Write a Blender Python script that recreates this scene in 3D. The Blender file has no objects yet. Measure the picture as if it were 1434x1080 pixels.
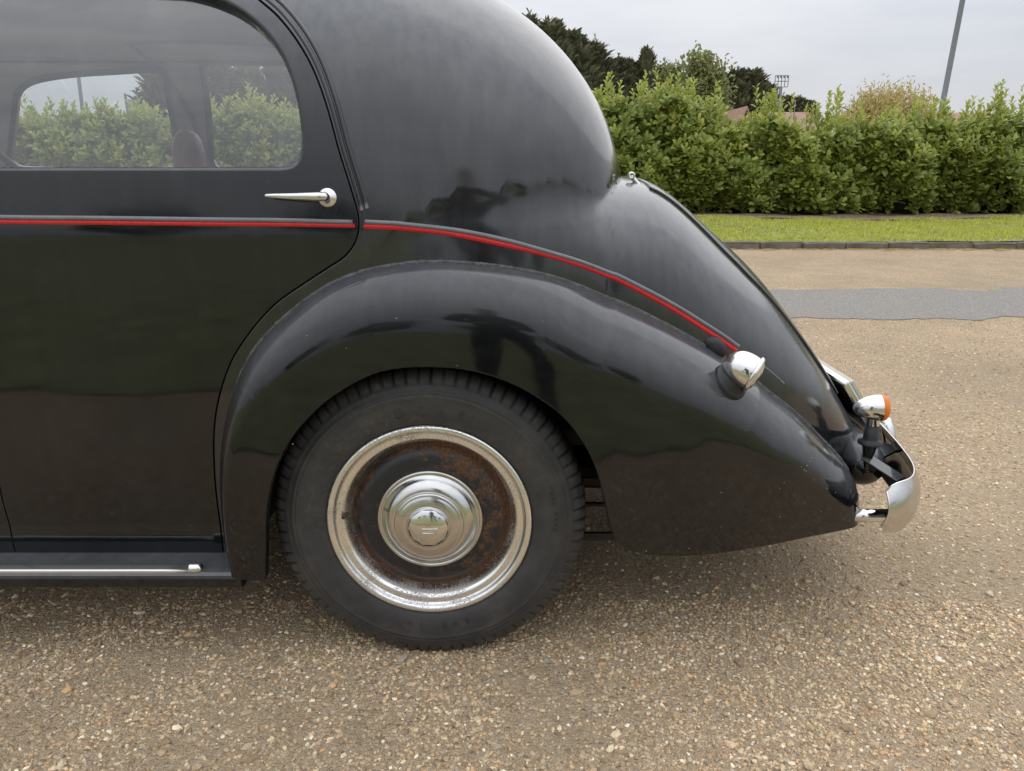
import bpy, bmesh, math, random
import numpy as np
from mathutils import Vector, Matrix, geometry
random.seed(4); RNG = np.random.default_rng(7)
SC = bpy.context.scene
# ------------------------------------------------------------------ camera, sky, sun, exposure
F = 1035.0; TH = math.radians(16.4); H = 1.12; CT = math.cos(TH); ST = math.sin(TH); YC = 2.3
cam_d = bpy.data.cameras.new('camera'); cam = bpy.data.objects.new('camera', cam_d); SC.collection.objects.link(cam)
cam.location = (0, 0, H); cam.rotation_euler = (math.pi / 2 - TH, 0, 0)
cam_d.sensor_width = 36; cam_d.lens = F / 1434 * 36; cam_d.clip_start = 0.02; cam_d.clip_end = 1500
SC.camera = cam
SC.view_settings.view_transform = 'Standard'; SC.view_settings.look = 'None'
SC.view_settings.exposure = 0.0; SC.view_settings.gamma = 1
SC.cycles.use_denoising = True; SC.cycles.max_bounces = 10; SC.cycles.transparent_max_bounces = 24
SUN_EL = math.radians(44); SUN_ROT = math.radians(24)      # high, beyond the car and a little to the right
W = bpy.data.worlds.new('World'); SC.world = W; W.use_nodes = True
nt = W.node_tree; nt.nodes.clear()
def wn(t, **k):
    n = nt.nodes.new(t)
    for a, b in k.items(): setattr(n, a, b)
    return n
w_out = wn('ShaderNodeOutputWorld'); w_bg = wn('ShaderNodeBackground'); w_bg.inputs['Strength'].default_value = 0.1
sky = wn('ShaderNodeTexSky', sky_type='NISHITA', sun_disc=False, sun_elevation=SUN_EL, sun_rotation=SUN_ROT, air_density=1.0, dust_density=3.0)
w_tc = wn('ShaderNodeTexCoord'); w_mp = wn('ShaderNodeMapping'); w_mp.inputs['Scale'].default_value = (1.0, 1.0, 4.5)
w_no = wn('ShaderNodeTexNoise'); w_no.inputs['Scale'].default_value = 2.2; w_no.inputs['Detail'].default_value = 6; w_no.inputs['Roughness'].default_value = .55
w_rp = wn('ShaderNodeValToRGB'); e = w_rp.color_ramp.elements
e[0].position = .30; e[0].color = (.60, .64, .72, 1); e[1].position = .70; e[1].color = (.82, .835, .87, 1)
# overcast luminance: the zenith of a clouded sky is about three times as bright as its horizon, (1 + 2 sin h) / 3
w_sep = wn('ShaderNodeSeparateXYZ'); w_cl = wn('ShaderNodeClamp'); w_ma = wn('ShaderNodeMath', operation='MULTIPLY_ADD')
w_ma.inputs[1].default_value = 2 * 7.8; w_ma.inputs[2].default_value = 7.8
nt.links.new(w_tc.outputs['Generated'], w_sep.inputs[0]); nt.links.new(w_sep.outputs['Z'], w_cl.inputs['Value']); nt.links.new(w_cl.outputs[0], w_ma.inputs[0])
w_sc = wn('ShaderNodeVectorMath', operation='SCALE'); nt.links.new(w_ma.outputs[0], w_sc.inputs['Scale'])
w_mx = wn('ShaderNodeMix', data_type='RGBA'); w_mx.inputs['Factor'].default_value = .93
L = nt.links.new
L(w_tc.outputs['Generated'], w_mp.inputs['Vector']); L(w_mp.outputs['Vector'], w_no.inputs['Vector'])
L(w_no.outputs['Fac'], w_rp.inputs['Fac']); L(w_rp.outputs['Color'], w_sc.inputs[0])
L(sky.outputs['Color'], w_mx.inputs[6]); L(w_sc.outputs['Vector'], w_mx.inputs[7])
L(w_mx.outputs[2], w_bg.inputs['Color']); L(w_bg.outputs['Background'], w_out.inputs['Surface'])
sun_d = bpy.data.lights.new('sun', 'SUN'); sun_d.energy = 0.6; sun_d.angle = math.radians(78); sun_d.color = (1, .95, .88)
sun = bpy.data.objects.new('sun', sun_d); SC.collection.objects.link(sun)
sd = Vector((math.sin(SUN_ROT) * math.cos(SUN_EL), math.cos(SUN_ROT) * math.cos(SUN_EL), math.sin(SUN_EL)))
sun.rotation_euler = sd.to_track_quat('Z', 'Y').to_euler()

# ------------------------------------------------------------------ helpers
C = SC.collection
LOCS = {}
def at(px, py, Y):
    dx = (px - 717) / F; dy = (540 - py) / F; s = Y / (CT + dy * ST)
    return np.array([dx * s, Y, H + (-ST + dy * CT) * s])
def ground_at(px, py, z=0.0):
    dx = (px - 717) / F; dy = (540 - py) / F; s = (z - H) / (-ST + dy * CT)
    return np.array([dx * s, (CT + dy * ST) * s, z])
def link(o, parent=None):
    C.objects.link(o)
    if parent is not None:
        o.parent = parent
        if parent.type == 'EMPTY': o.matrix_parent_inverse = Matrix.Translation(-Vector(LOCS[parent.name]))
    return o
def mk(name, V, Fc, mat, parent=None, smooth=True):
    me = bpy.data.meshes.new(name)
    me.from_pydata(np.asarray(V, dtype=np.float32), [], Fc)
    if smooth: me.shade_smooth()
    me.materials.append(mat); me.update()
    return link(bpy.data.objects.new(name, me), parent)
def thing(name, label, cat, loc, group=None):
    o = bpy.data.objects.new(name, None); C.objects.link(o); o.location = loc; o.empty_display_size = .1
    LOCS[o.name] = tuple(loc); tag(o, label, cat, group); return o
def tag(o, label=None, cat=None, group=None, kind=None):
    if label: o['label'] = label
    if cat: o['category'] = cat
    if group: o['group'] = group
    if kind: o['kind'] = kind
    return o
def spl(xk, yk):
    xk = np.asarray(xk, float); yk = np.asarray(yk, float); n = len(xk); h = np.diff(xk)
    A = np.zeros((n, n)); b = np.zeros(n); A[0, 0] = A[-1, -1] = 1
    for i in range(1, n - 1):
        A[i, i-1] = h[i-1]; A[i, i] = 2 * (h[i-1] + h[i]); A[i, i+1] = h[i]
        b[i] = 6 * ((yk[i+1] - yk[i]) / h[i] - (yk[i] - yk[i-1]) / h[i-1])
    M = np.linalg.solve(A, b)
    def f(x):
        x = np.clip(x, xk[0], xk[-1]); i = np.clip(np.searchsorted(xk, x) - 1, 0, n - 2)
        t = x - xk[i]; u = xk[i+1] - x; hh = h[i]
        return (M[i] * u**3 + M[i+1] * t**3) / (6 * hh) + (yk[i] / hh - M[i] * hh / 6) * u + (yk[i+1] / hh - M[i+1] * hh / 6) * t
    return f
def smooth_curve(pts, step, closed=False):
    """Catmull-Rom through pts (n,k), resampled at about step."""
    P = np.asarray(pts, float)
    n = len(P); out = []
    rng = range(n) if closed else range(n - 1)
    for i in rng:
        if closed: a, b, c, d = P[(i-1) % n], P[i], P[(i+1) % n], P[(i+2) % n]
        else: a, b, c, d = P[max(i-1, 0)], P[i], P[i+1], P[min(i+2, n-1)]
        # centripetal-ish: scale tangents by chord lengths
        l1 = np.linalg.norm(c - b) + 1e-9; l0 = np.linalg.norm(b - a) + 1e-9; l2 = np.linalg.norm(d - c) + 1e-9
        m1 = (c - a) / (l0 + l1) * l1 if (closed or i > 0) else (c - b)
        m2 = (d - b) / (l1 + l2) * l1 if (closed or i < n - 2) else (c - b)
        k = 24
        t = np.linspace(0, 1, k, endpoint=False)[:, None]
        out.append((2*t**3 - 3*t**2 + 1) * b + (t**3 - 2*t**2 + t) * m1 + (-2*t**3 + 3*t**2) * c + (t**3 - t**2) * m2)
    if not closed: out.append(P[-1:])
    Q = np.concatenate(out)
    return resample(Q, step, closed)
def resample(Q, step, closed=False):
    Q = np.asarray(Q, float)
    if closed: Q = np.vstack([Q, Q[:1]])
    d = np.concatenate([[0], np.cumsum(np.linalg.norm(np.diff(Q, axis=0), axis=1))])
    n = max(3, int(round(d[-1] / step)) + 1)
    s = np.linspace(0, d[-1], n)
    R = np.stack([np.interp(s, d, Q[:, k]) for k in range(Q.shape[1])], 1)
    return R[:-1] if closed else R
def inside(P, poly):
    x, y = P[:, 0], P[:, 1]; r = np.zeros(len(P), bool)
    xs, ys = poly[:, 0], poly[:, 1]; xe, ye = np.roll(xs, -1), np.roll(ys, -1)
    for i in range(len(poly)):
        if ys[i] == ye[i]: continue
        m = ((ys[i] > y) != (ye[i] > y)) & (x < (xe[i] - xs[i]) * (y - ys[i]) / (ye[i] - ys[i]) + xs[i])
        r ^= m
    return r
def area2(poly): 
    x, y = poly[:, 0], poly[:, 1]
    return np.sum(x * np.roll(y, -1) - np.roll(x, -1) * y)
def offset_loop(poly, d):
    """move a closed loop inward by d (outward when negative)"""
    t = np.roll(poly, -1, 0) - np.roll(poly, 1, 0); t /= np.linalg.norm(t, axis=1)[:, None] + 1e-12
    nrm = np.stack([-t[:, 1], t[:, 0]], 1) * (1 if area2(poly) > 0 else -1)
    return poly + nrm * d
def dist_to(P, Q):
    out = np.empty(len(P))
    for i in range(0, len(P), 4000):
        a = P[i:i+4000]
        out[i:i+4000] = np.sqrt(((a[:, None, :] - Q[None]) ** 2).sum(-1).min(1))
    return out
def tube(name, P, r, mat, parent=None, n=8, closed=False, caps=True, raw=False):
    P = np.asarray(P, float); m = len(P)
    r = np.full(m, r) if np.isscalar(r) else np.asarray(r, float)
    if closed: T = np.roll(P, -1, 0) - np.roll(P, 1, 0)
    else: T = np.gradient(P, axis=0)
    T /= np.linalg.norm(T, axis=1)[:, None] + 1e-12
    up = np.array([0, 0, 1.]) if abs(T[0, 2]) < .9 else np.array([0, 1., 0])
    N = np.zeros_like(P); v = up
    for i in range(m):
        v = v - T[i] * np.dot(v, T[i]); v /= np.linalg.norm(v) + 1e-12; N[i] = v
    B = np.cross(T, N)
    a = np.linspace(0, 2 * np.pi, n, endpoint=False)
    V = P[:, None] + r[:, None, None] * (np.cos(a)[None, :, None] * N[:, None] + np.sin(a)[None, :, None] * B[:, None])
    V = V.reshape(-1, 3); Fc = []
    for i in range(m if closed else m - 1):
        j = (i + 1) % m
        for k in range(n):
            k2 = (k + 1) % n; Fc.append((i*n+k, i*n+k2, j*n+k2, j*n+k))
    if caps and not closed:
        Fc.append(tuple(range(n))[::-1]); Fc.append(tuple((m-1)*n + k for k in range(n)))
    if raw: return V, Fc
    return mk(name, V, Fc, mat, parent)
def join_raw(parts):
    V = []; Fc = []; o = 0
    for v, f in parts:
        V.append(np.asarray(v, float)); Fc += [tuple(int(i) + o for i in q) for q in f]; o += len(v)
    return np.concatenate(V), Fc
def box_raw(c, s, rot=None, bev=0.0):
    bm = bmesh.new(); bmesh.ops.create_cube(bm, size=1)
    for v in bm.verts: v.co = Vector((v.co.x * s[0], v.co.y * s[1], v.co.z * s[2]))
    if bev: bmesh.ops.bevel(bm, geom=bm.edges[:], offset=bev, segments=2, affect='EDGES', profile=.5)
    V = np.array([v.co[:] for v in bm.verts]); Fc = [tuple(v.index for v in f.verts) for f in bm.faces]
    bm.free()
    if rot is not None: V = V @ np.array(Matrix(rot).to_3x3()).T
    return V + np.asarray(c, float), Fc
def box(name, c, s, mat, parent=None, rot=None, bev=0.0):
    V, Fc = box_raw(c, s, rot, bev); return mk(name, V, Fc, mat, parent, smooth=False)
def lathe_raw(prof, origin, axis, n=96, cap=False):
    """prof: (r, h) pairs; revolve about axis through origin, h along axis"""
    ax = Vector(axis).normalized(); q = ax.to_track_quat('Z', 'Y').to_matrix(); M = np.array(q)
    a = np.linspace(0, 2 * np.pi, n, endpoint=False); pr = np.asarray(prof, float); m = len(pr)
    V = np.stack([pr[:, None, 0] * np.cos(a), pr[:, None, 0] * np.sin(a), np.repeat(pr[:, None, 1], n, 1)], -1).reshape(-1, 3)
    V = V @ M.T + np.asarray(origin, float)
    Fc = [(i*n+k, i*n+(k+1) % n, (i+1)*n+(k+1) % n, (i+1)*n+k) for i in range(m-1) for k in range(n)]
    if cap: Fc.append(tuple((m-1)*n + k for k in range(n)))
    return V, Fc
def lathe(name, prof, origin, axis, mat, parent=None, n=96, cap=False):
    V, Fc = lathe_raw(prof, origin, axis, n, cap); return mk(name, V, Fc, mat, parent)
def dense(prof, k=4):
    return [tuple(p) for p in smooth_curve(np.array(prof), max(1e-4, np.linalg.norm(np.diff(np.array(prof), axis=0), axis=1).sum() / (len(prof) * k)))]

# ------------------------------------------------------------------ materials
def new_mat(name):
    m = bpy.data.materials.new(name); m.use_nodes = True
    t = m.node_tree; b = t.nodes['Principled BSDF']; return m, t, b
def N(t, ty, ins=None, **k):
    n = t.nodes.new(ty)
    for a, b in k.items(): setattr(n, a, b)
    for a, b in (ins or {}).items(): n.inputs[a].default_value = b
    return n
def coords(t, scale=(1, 1, 1), kind='Object'):
    c = N(t, 'ShaderNodeTexCoord'); m = N(t, 'ShaderNodeMapping'); m.inputs['Scale'].default_value = scale
    t.links.new(c.outputs[kind], m.inputs['Vector']); return m.outputs['Vector']
def noise(t, vec, scale, detail=4, rough=.5, dist=0.0):
    n = N(t, 'ShaderNodeTexNoise', {'Scale': scale, 'Detail': detail, 'Roughness': rough, 'Distortion': dist})
    t.links.new(vec, n.inputs['Vector']); return n.outputs['Fac']
def ramp(t, fac, stops):
    r = N(t, 'ShaderNodeValToRGB'); el = r.color_ramp.elements
    while len(el) > 1: el.remove(el[-1])
    el[0].position = stops[0][0]; el[0].color = (*stops[0][1], 1) if len(stops[0][1]) == 3 else stops[0][1]
    for p, c in stops[1:]:
        q = el.new(p); q.color = (*c, 1) if len(c) == 3 else c
    t.links.new(fac, r.inputs['Fac']); return r.outputs['Color']
def g(v): return (v, v, v)
def maprange(t, v, a, b, c, d, smooth=True):
    n = N(t, 'ShaderNodeMapRange', {'From Min': a, 'From Max': b, 'To Min': c, 'To Max': d})
    if smooth: n.interpolation_type = 'SMOOTHSTEP'
    t.links.new(v, n.inputs['Value']); return n.outputs['Result']
def mathn(t, op, a, b=None):
    n = N(t, 'ShaderNodeMath', operation=op)
    for i, v in enumerate((a, b)):
        if v is None: continue
        if isinstance(v, (int, float)): n.inputs[i].default_value = v
        else: t.links.new(v, n.inputs[i])
    return n.outputs[0]
def mix(t, fac, a, b, blend='MIX'):
    n = N(t, 'ShaderNodeMix', data_type='RGBA', blend_type=blend)
    for i, v in ((0, fac), (6, a), (7, b)):
        if isinstance(v, (int, float)): n.inputs[i].default_value = v
        elif isinstance(v, tuple): n.inputs[i].default_value = (*v, 1)
        else: t.links.new(v, n.inputs[i])
    return n.outputs[2]
def bump(t, b, h, strength, dist):
    n = N(t, 'ShaderNodeBump', {'Strength': strength, 'Distance': dist}); t.links.new(h, n.inputs['Height'])
    t.links.new(n.outputs['Normal'], b.inputs['Normal']); return n
def plain(name, col, rough=.5, metal=0.0, var=.15, scale=8.0, bmp=0.0, bscale=60.0):
    m, t, b = new_mat(name); v = coords(t)
    c = ramp(t, noise(t, v, scale, 5), [(.25, tuple(x * (1 - var) for x in col)), (.75, tuple(min(1, x * (1 + var)) for x in col))])
    t.links.new(c, b.inputs['Base Color']); b.inputs['Metallic'].default_value = metal
    t.links.new(maprange(t, noise(t, v, scale * 3, 4), .3, .7, max(.02, rough - .08), rough + .08), b.inputs['Roughness'])
    if bmp: bump(t, b, noise(t, v, bscale, 4), bmp, .01)
    return m
def paint_mat(name, dust_or_sheen, ior=1.7, rough=.05, film=.006):
    m, t, b = new_mat(name); v = coords(t)
    geo = N(t, 'ShaderNodeNewGeometry'); sep = N(t, 'ShaderNodeSeparateXYZ'); t.links.new(geo.outputs['Normal'], sep.inputs[0])
    up = maprange(t, sep.outputs['Z'], .05, .7, 0, 1)             # settled dust plus painted-in sky sheen on what faces up
    st = noise(t, coords(t, (38, 38, 2.2)), 1.0, 4, .6)            # run-down streaks
    cl = noise(t, v, 3.2, 5, .6, .4); fine = noise(t, v, 260, 3, .6)
    d = mathn(t, 'MULTIPLY', up, maprange(t, cl, .3, .7, .84, 1.08))
    d = mathn(t, 'MULTIPLY', d, maprange(t, st, .3, .7, .86, 1.12))
    d = mathn(t, 'MULTIPLY', d, dust_or_sheen)
    grime = mathn(t, 'MULTIPLY', maprange(t, noise(t, v, 5, 6, .65), .45, .8, 0, 1), .012)
    speck = mathn(t, 'MULTIPLY', maprange(t, fine, .70, .76, 0, 1), maprange(t, noise(t, v, 9, 3), .52, .66, 0, .5))
    d = mathn(t, 'ADD', mathn(t, 'ADD', d, grime), mathn(t, 'ADD', speck, mathn(t, 'MULTIPLY', maprange(t, mathn(t, 'ADD', mathn(t, 'MULTIPLY', st, .5), mathn(t, 'MULTIPLY', cl, .5)), .35, .68, .5, 1.4), film)))
    t.links.new(mix(t, d, (.0030, .0033, .0036), (.42, .42, .44)), b.inputs['Base Color'])
    rg = maprange(t, noise(t, coords(t, (9, 9, 30)), 1.4, 5, .6), .3, .75, rough, rough + .05)
    rg = mathn(t, 'ADD', rg, mathn(t, 'MULTIPLY', up, maprange(t, cl, .3, .7, .01, .09)))
    t.links.new(rg, b.inputs['Roughness']); b.inputs['IOR'].default_value = ior
    bump(t, b, noise(t, v, 7.0, 2), .035, .02)
    return m
PAINT = paint_mat('black_coach_paint', .20, 1.58, .06, .014); PAINT_HAZY = paint_mat('hazy_black_coach_paint', .22, 1.7, .10, .040); MOULD = 0; PAINT_WING = paint_mat('polished_black_paint', .16, 1.55, .05, .008)
def chrome_mat(name, pit=0.3, rust=0.0, tint=(.78, .77, .74), rough=.06):
    m, t, b = new_mat(name); v = coords(t); b.inputs['Metallic'].default_value = 1
    n = noise(t, v, 420, 3, .6); big = noise(t, v, 14, 5, .6)
    p = mathn(t, 'MULTIPLY', maprange(t, n, .60, .68, 0, 1), maprange(t, big, .4, .65, 0, 1))
    col = mix(t, mathn(t, 'MULTIPLY', p, pit), tint, (.16, .12, .09))
    if rust:
        rm = maprange(t, mathn(t, 'ADD', mathn(t, 'MULTIPLY', noise(t, v, 330, 5, .75), .7), mathn(t, 'MULTIPLY', noise(t, v, 11, 4), .42)), .575, .66, 0, rust)
        col = mix(t, rm, col, (.24, .15, .085))
        t.links.new(mathn(t, 'SUBTRACT', 1.0, rm), b.inputs['Metallic'])
        t.links.new(mathn(t, 'ADD', mathn(t, 'MULTIPLY', rm, .6), rough), b.inputs['Roughness'])
    else:
        t.links.new(maprange(t, big, .3, .7, rough, rough + .1), b.inputs['Roughness'])
    t.links.new(col, b.inputs['Base Color'])
    bump(t, b, noise(t, v, 22, 3), .06, .004)
    return m
CHROME = chrome_mat('chrome_plate', .35)
HUBCHROME = chrome_mat('dulled_chrome', .5, 0, (.64, .63, .61), .12)
CHROME_RIM = chrome_mat('pitted_chrome_ring', .6, .8, (.90, .91, .90), .2)
def rust_disc():
    m, t, b = new_mat('rusty_black_wheel_enamel'); v = coords(t)
    n1 = noise(t, v, 55, 8, .75); n2 = noise(t, v, 7.0, 3)
    sx = N(t, 'ShaderNodeSeparateXYZ'); t.links.new(v, sx.inputs[0])
    vr = N(t, 'ShaderNodeVectorMath', operation='LENGTH'); vs = N(t, 'ShaderNodeVectorMath', operation='MULTIPLY_ADD'); vs.inputs[1].default_value = (1, 0, 1); vs.inputs[2].default_value = (.181, 0, -.352); t.links.new(v, vs.inputs[0]); t.links.new(vs.outputs[0], vr.inputs[0])
    edge_r = maprange(t, vr.outputs['Value'], .150, .178, 0, 1)     # rust creeps in from the disc's outer edge
    f = mathn(t, 'ADD', mathn(t, 'ADD', mathn(t, 'MULTIPLY', n1, .75), mathn(t, 'MULTIPLY', n2, .35)), mathn(t, 'ADD', mathn(t, 'MULTIPLY', mathn(t, 'ADD', sx.outputs['X'], .18), .30), mathn(t, 'MULTIPLY', edge_r, .13)))
    rm = maprange(t, f, .575, .68, 0, 1)
    rc = ramp(t, noise(t, v, 170, 5, .7), [(.3, (.035, .020, .014)), (.55, (.12, .058, .028)), (.75, (.28, .14, .065))])
    t.links.new(mix(t, rm, (.020, .020, .023), rc), b.inputs['Base Color'])
    t.links.new(maprange(t, rm, 0, 1, .32, .85), b.inputs['Roughness'])
    bump(t, b, n1, .35, .004); return m
RUST = rust_disc()
def tyre_mat():
    m, t, b = new_mat('weathered_tyre_rubber'); v = coords(t)
    n = noise(t, v, 16, 6, .65); c = ramp(t, n, [(.3, (.034, .034, .036)), (.55, (.052, .050, .050)), (.8, (.090, .078, .066))])
    mud = maprange(t, noise(t, v, 90, 5, .7), .5, .7, 0, .35)
    geo = N(t, 'ShaderNodeNewGeometry'); 
    t.links.new(mix(t, mathn(t, 'MULTIPLY', mud, maprange(t, noise(t, v, 5, 3), .45, .65, 0, 1)), c, (.15, .12, .09)), b.inputs['Base Color'])
    b.inputs['Roughness'].default_value = .5; b.inputs['IOR'].default_value = 1.45
    bump(t, b, noise(t, v, 130, 5, .6), .25, .003); return m
TYRE = tyre_mat()
MOULD = plain('grey_belt_moulding', (.20, .21, .23), .3, var=.12, scale=30)  # the bead's sky highlight is put into its even light grey
PIPING = plain('cracked_grey_piping', (.10, .10, .10), .6, var=.6, scale=60, bmp=.6, bscale=120)
RUBBER = plain('black_rubber', (.018, .018, .019), .5, bmp=.2)
DARK = plain('underbody_black', (.010, .0095, .009), .8)
RED = plain('red_coachline_paint', (.62, .018, .022), .3, var=.06, scale=30)
AMBER = plain('amber_lens', (.80, .20, .02), .15, var=.05)
LEATHER = plain('brown_leather', (.28, .10, .06), .42, bmp=.15, bscale=120)
LINING = plain('grey_headlining', (.40, .39, .395), .9, var=.06)
CREAM = plain('cream_plate', (.62, .60, .48), .35)
SKINM = plain('skin', (.45, .27, .2), .55); CLOTH = plain('dark_cloth', (.02, .022, .03), .85); SHOE = plain('shoe_black', (.015, .015, .015), .5)
JEANS = plain('dark_denim', (.018, .024, .045), .85)
def glass_mat(name, tint=(.95, .97, .96), refl=.16, dirt=.05):
    m, t, b = new_mat(name); t.nodes.remove(b); out = t.nodes['Material Output']
    tr = N(t, 'ShaderNodeBsdfTransparent'); tr.inputs[0].default_value = (*tint, 1)
    gl = N(t, 'ShaderNodeBsdfGlossy'); gl.inputs['Roughness'].default_value = .015
    df = N(t, 'ShaderNodeBsdfDiffuse'); df.inputs[0].default_value = (.5, .5, .5, 1)
    lw = N(t, 'ShaderNodeLayerWeight', {'Blend': .5}); fz = mathn(t, 'ADD', refl, mathn(t, 'MULTIPLY', mathn(t, 'POWER', lw.outputs['Facing'], 4.0), .85)); m1 = N(t, 'ShaderNodeMixShader'); m2 = N(t, 'ShaderNodeMixShader')
    dn = maprange(t, noise(t, coords(t, (1, 1, .4)), 14, 6, .7), .35, .8, dirt * .3, dirt * 1.8)
    t.links.new(dn, m1.inputs[0]); t.links.new(tr.outputs[0], m1.inputs[1]); t.links.new(df.outputs[0], m1.inputs[2])
    t.links.new(fz, m2.inputs[0]); t.links.new(m1.outputs[0], m2.inputs[1]); t.links.new(gl.outputs[0], m2.inputs[2])
    t.links.new(m2.outputs[0], out.inputs['Surface']); return m
GLASS = glass_mat('side_window_glass')
LENS = glass_mat('clear_lens', (.95, .95, .9), .06, .08)

def gravel_mat():
    m, t, b = new_mat('gravel_surface'); v = coords(t)
    dust_or_sheen = maprange(t, noise(t, v, 2.3, 5, .6), .38, .66, 0, 1)
    def cells(scale):
        n = N(t, 'ShaderNodeTexVoronoi', {'Scale': scale, 'Randomness': 1.0}); t.links.new(v, n.inputs['Vector']); return n
    pal = [(0, (.12, .085, .058)), (.18, (.30, .215, .14)), (.36, (.23, .165, .11)), (.52, (.40, .30, .195)), (.66, (.20, .16, .13)), (.8, (.50, .41, .29)), (.93, (.34, .20, .09)), (1, (.60, .54, .43))]
    a = cells(115); s1 = N(t, 'ShaderNodeSeparateColor'); t.links.new(a.outputs['Color'], s1.inputs[0]); ca = ramp(t, s1.outputs[0], pal)
    d = cells(290); s2 = N(t, 'ShaderNodeSeparateColor'); t.links.new(d.outputs['Color'], s2.inputs[0]); cd = ramp(t, s2.outputs[0], pal)
    pick = maprange(t, s1.outputs[1], .45, .55, 0, 1)
    grit = mix(t, maprange(t, noise(t, v, 700, 3), .35, .65, 0, 1), (.12, .092, .066), (.35, .275, .19))
    col = mix(t, mathn(t, 'MULTIPLY', pick, .75), mix(t, .55, cd, grit), ca)
    col = mix(t, mathn(t, 'MULTIPLY', dust_or_sheen, .6), col, grit)
    tone = ramp(t, noise(t, v, .9, 5, .6), [(.3, (1.68, 1.67, 1.58)), (.7, (2.16, 2.12, 1.96))])
    col = mix(t, 1.0, col, tone, 'MULTIPLY')
    t.links.new(col, b.inputs['Base Color']); b.inputs['Roughness'].default_value = .85; b.inputs['Specular IOR Level'].default_value = .3
    h = mathn(t, 'ADD', mathn(t, 'MULTIPLY', mathn(t, 'MULTIPLY', a.outputs['Distance'], -1.0), pick), mathn(t, 'MULTIPLY', d.outputs['Distance'], -.45))
    h = mathn(t, 'ADD', h, mathn(t, 'MULTIPLY', noise(t, v, 500, 3), .2))
    bump(t, b, h, .95, .009); return m
def pebble_mat():
    m, t, b = new_mat('flint_pebbles'); v = coords(t)
    geo = N(t, 'ShaderNodeNewGeometry')
    c = ramp(t, geo.outputs['Random Per Island'], [(0, (.11, .075, .05)), (.12, (.27, .19, .12)), (.3, (.36, .27, .18)), (.45, (.22, .165, .12)), (.58, (.46, .36, .24)), (.7, (.18, .165, .155)), (.80, (.55, .46, .33)), (.9, (.42, .24, .11)), (.96, (.60, .53, .41)), (1, (.66, .61, .52))])
    c = mix(t, maprange(t, noise(t, v, 260, 4), .3, .7, 0, .5), c, (.24, .18, .125)); c = mix(t, 1.0, c, (1.85, 1.84, 1.68), 'MULTIPLY')
    t.links.new(c, b.inputs['Base Color']); b.inputs['Roughness'].default_value = .7; b.inputs['Specular IOR Level'].default_value = .35
    return m
GRAVEL = gravel_mat(); PEBBLE = pebble_mat()
def asphalt_mat():
    m, t, b = new_mat('asphalt_patch'); v = coords(t)
    vo = N(t, 'ShaderNodeTexVoronoi', {'Scale': 140}); t.links.new(v, vo.inputs['Vector']); s = N(t, 'ShaderNodeSeparateColor'); t.links.new(vo.outputs['Color'], s.inputs[0])
    c = ramp(t, s.outputs[0], [(0, (.16, .15, .135)), (.5, (.225, .21, .185)), (.9, (.30, .275, .24)), (1, (.48, .42, .34))])
    c = mix(t, maprange(t, noise(t, v, 1.2, 6, .65), .42, .75, 0, .55), c, (.27, .225, .175))
    t.links.new(c, b.inputs['Base Color']); b.inputs['Roughness'].default_value = .8
    bump(t, b, vo.outputs['Distance'], .4, .004); return m
def leaf_mat(name, stops, rough=.38, trans=.25, scale=.8):
    m, t, b = new_mat(name); v = coords(t); geo = N(t, 'ShaderNodeNewGeometry')
    f = mathn(t, 'ADD', mathn(t, 'MULTIPLY', geo.outputs['Random Per Island'], .62), mathn(t, 'MULTIPLY', noise(t, v, scale, 3), .38))
    c = ramp(t, f, stops); t.links.new(c, b.inputs['Base Color']); b.inputs['Roughness'].default_value = rough
    tl = N(t, 'ShaderNodeBsdfTranslucent'); t.links.new(c, tl.inputs[0]); mx = N(t, 'ShaderNodeMixShader', {0: trans})
    out = t.nodes['Material Output']; t.links.new(b.outputs[0], mx.inputs[1]); t.links.new(tl.outputs[0], mx.inputs[2]); t.links.new(mx.outputs[0], out.inputs['Surface'])
    return m
LAUREL = leaf_mat('laurel_leaf', [(.1, (.15, .195, .036)), (.4, (.25, .31, .06)), (.65, (.36, .42, .085)), (.9, (.48, .52, .11))], .34, .38)
LAUREL_NEW_LIT = leaf_mat('laurel_young_lit_leaf', [(.1, (.30, .35, .065)), (.5, (.43, .47, .09)), (.9, (.56, .56, .12))], .42, .38)
CONIFER = leaf_mat('conifer_needles', [(.1, (.12, .125, .075)), (.5, (.19, .19, .11)), (.9, (.27, .25, .15))], .7, .3)
PALEGREEN = leaf_mat('fresh_spring_leaf', [(.1, (.20, .22, .07)), (.5, (.27, .29, .10)), (.9, (.34, .35, .14))], .55, .35)
WILLOW = leaf_mat('yellow_willow_shoots', [(.1, (.42, .33, .12)), (.5, (.56, .46, .18)), (.9, (.68, .58, .26))], .6, .3)
OAKLEAF = leaf_mat('dark_broadleaf', [(.1, (.022, .034, .012)), (.5, (.038, .055, .018)), (.9, (.06, .08, .025))], .55, .15)
BARK = plain('bark', (.075, .058, .042), .9, var=.35, bmp=.5, bscale=20)
GRASS = leaf_mat('grass_blades', [(.1, (.34, .38, .06)), (.45, (.50, .54, .09)), (.75, (.64, .62, .13)), (.95, (.68, .60, .2))], .6, .3, 1.5)
LAWN = plain('grass_ground', (.24, .25, .11), .9, var=.35, scale=3)
SOIL = plain('leaf_litter_soil', (.24, .165, .11), .95, var=.4, scale=9, bmp=.6, bscale=30)
STONE = plain('kerb_stone', (.17, .145, .115), .9, var=.4, scale=7, bmp=.4, bscale=40)
MOSS = plain('yellow_moss', (.30, .21, .06), .95, var=.4, scale=14, bmp=.5, bscale=60)
TILE = plain('clay_roof_tile', (.42, .25, .20), .85, var=.15, scale=4)
RENDERW = plain('pale_wall_render', (.55, .52, .50), .85, var=.06)
STEEL = plain('galvanised_steel', (.24, .245, .25), .55, metal=.3, var=.1)
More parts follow.
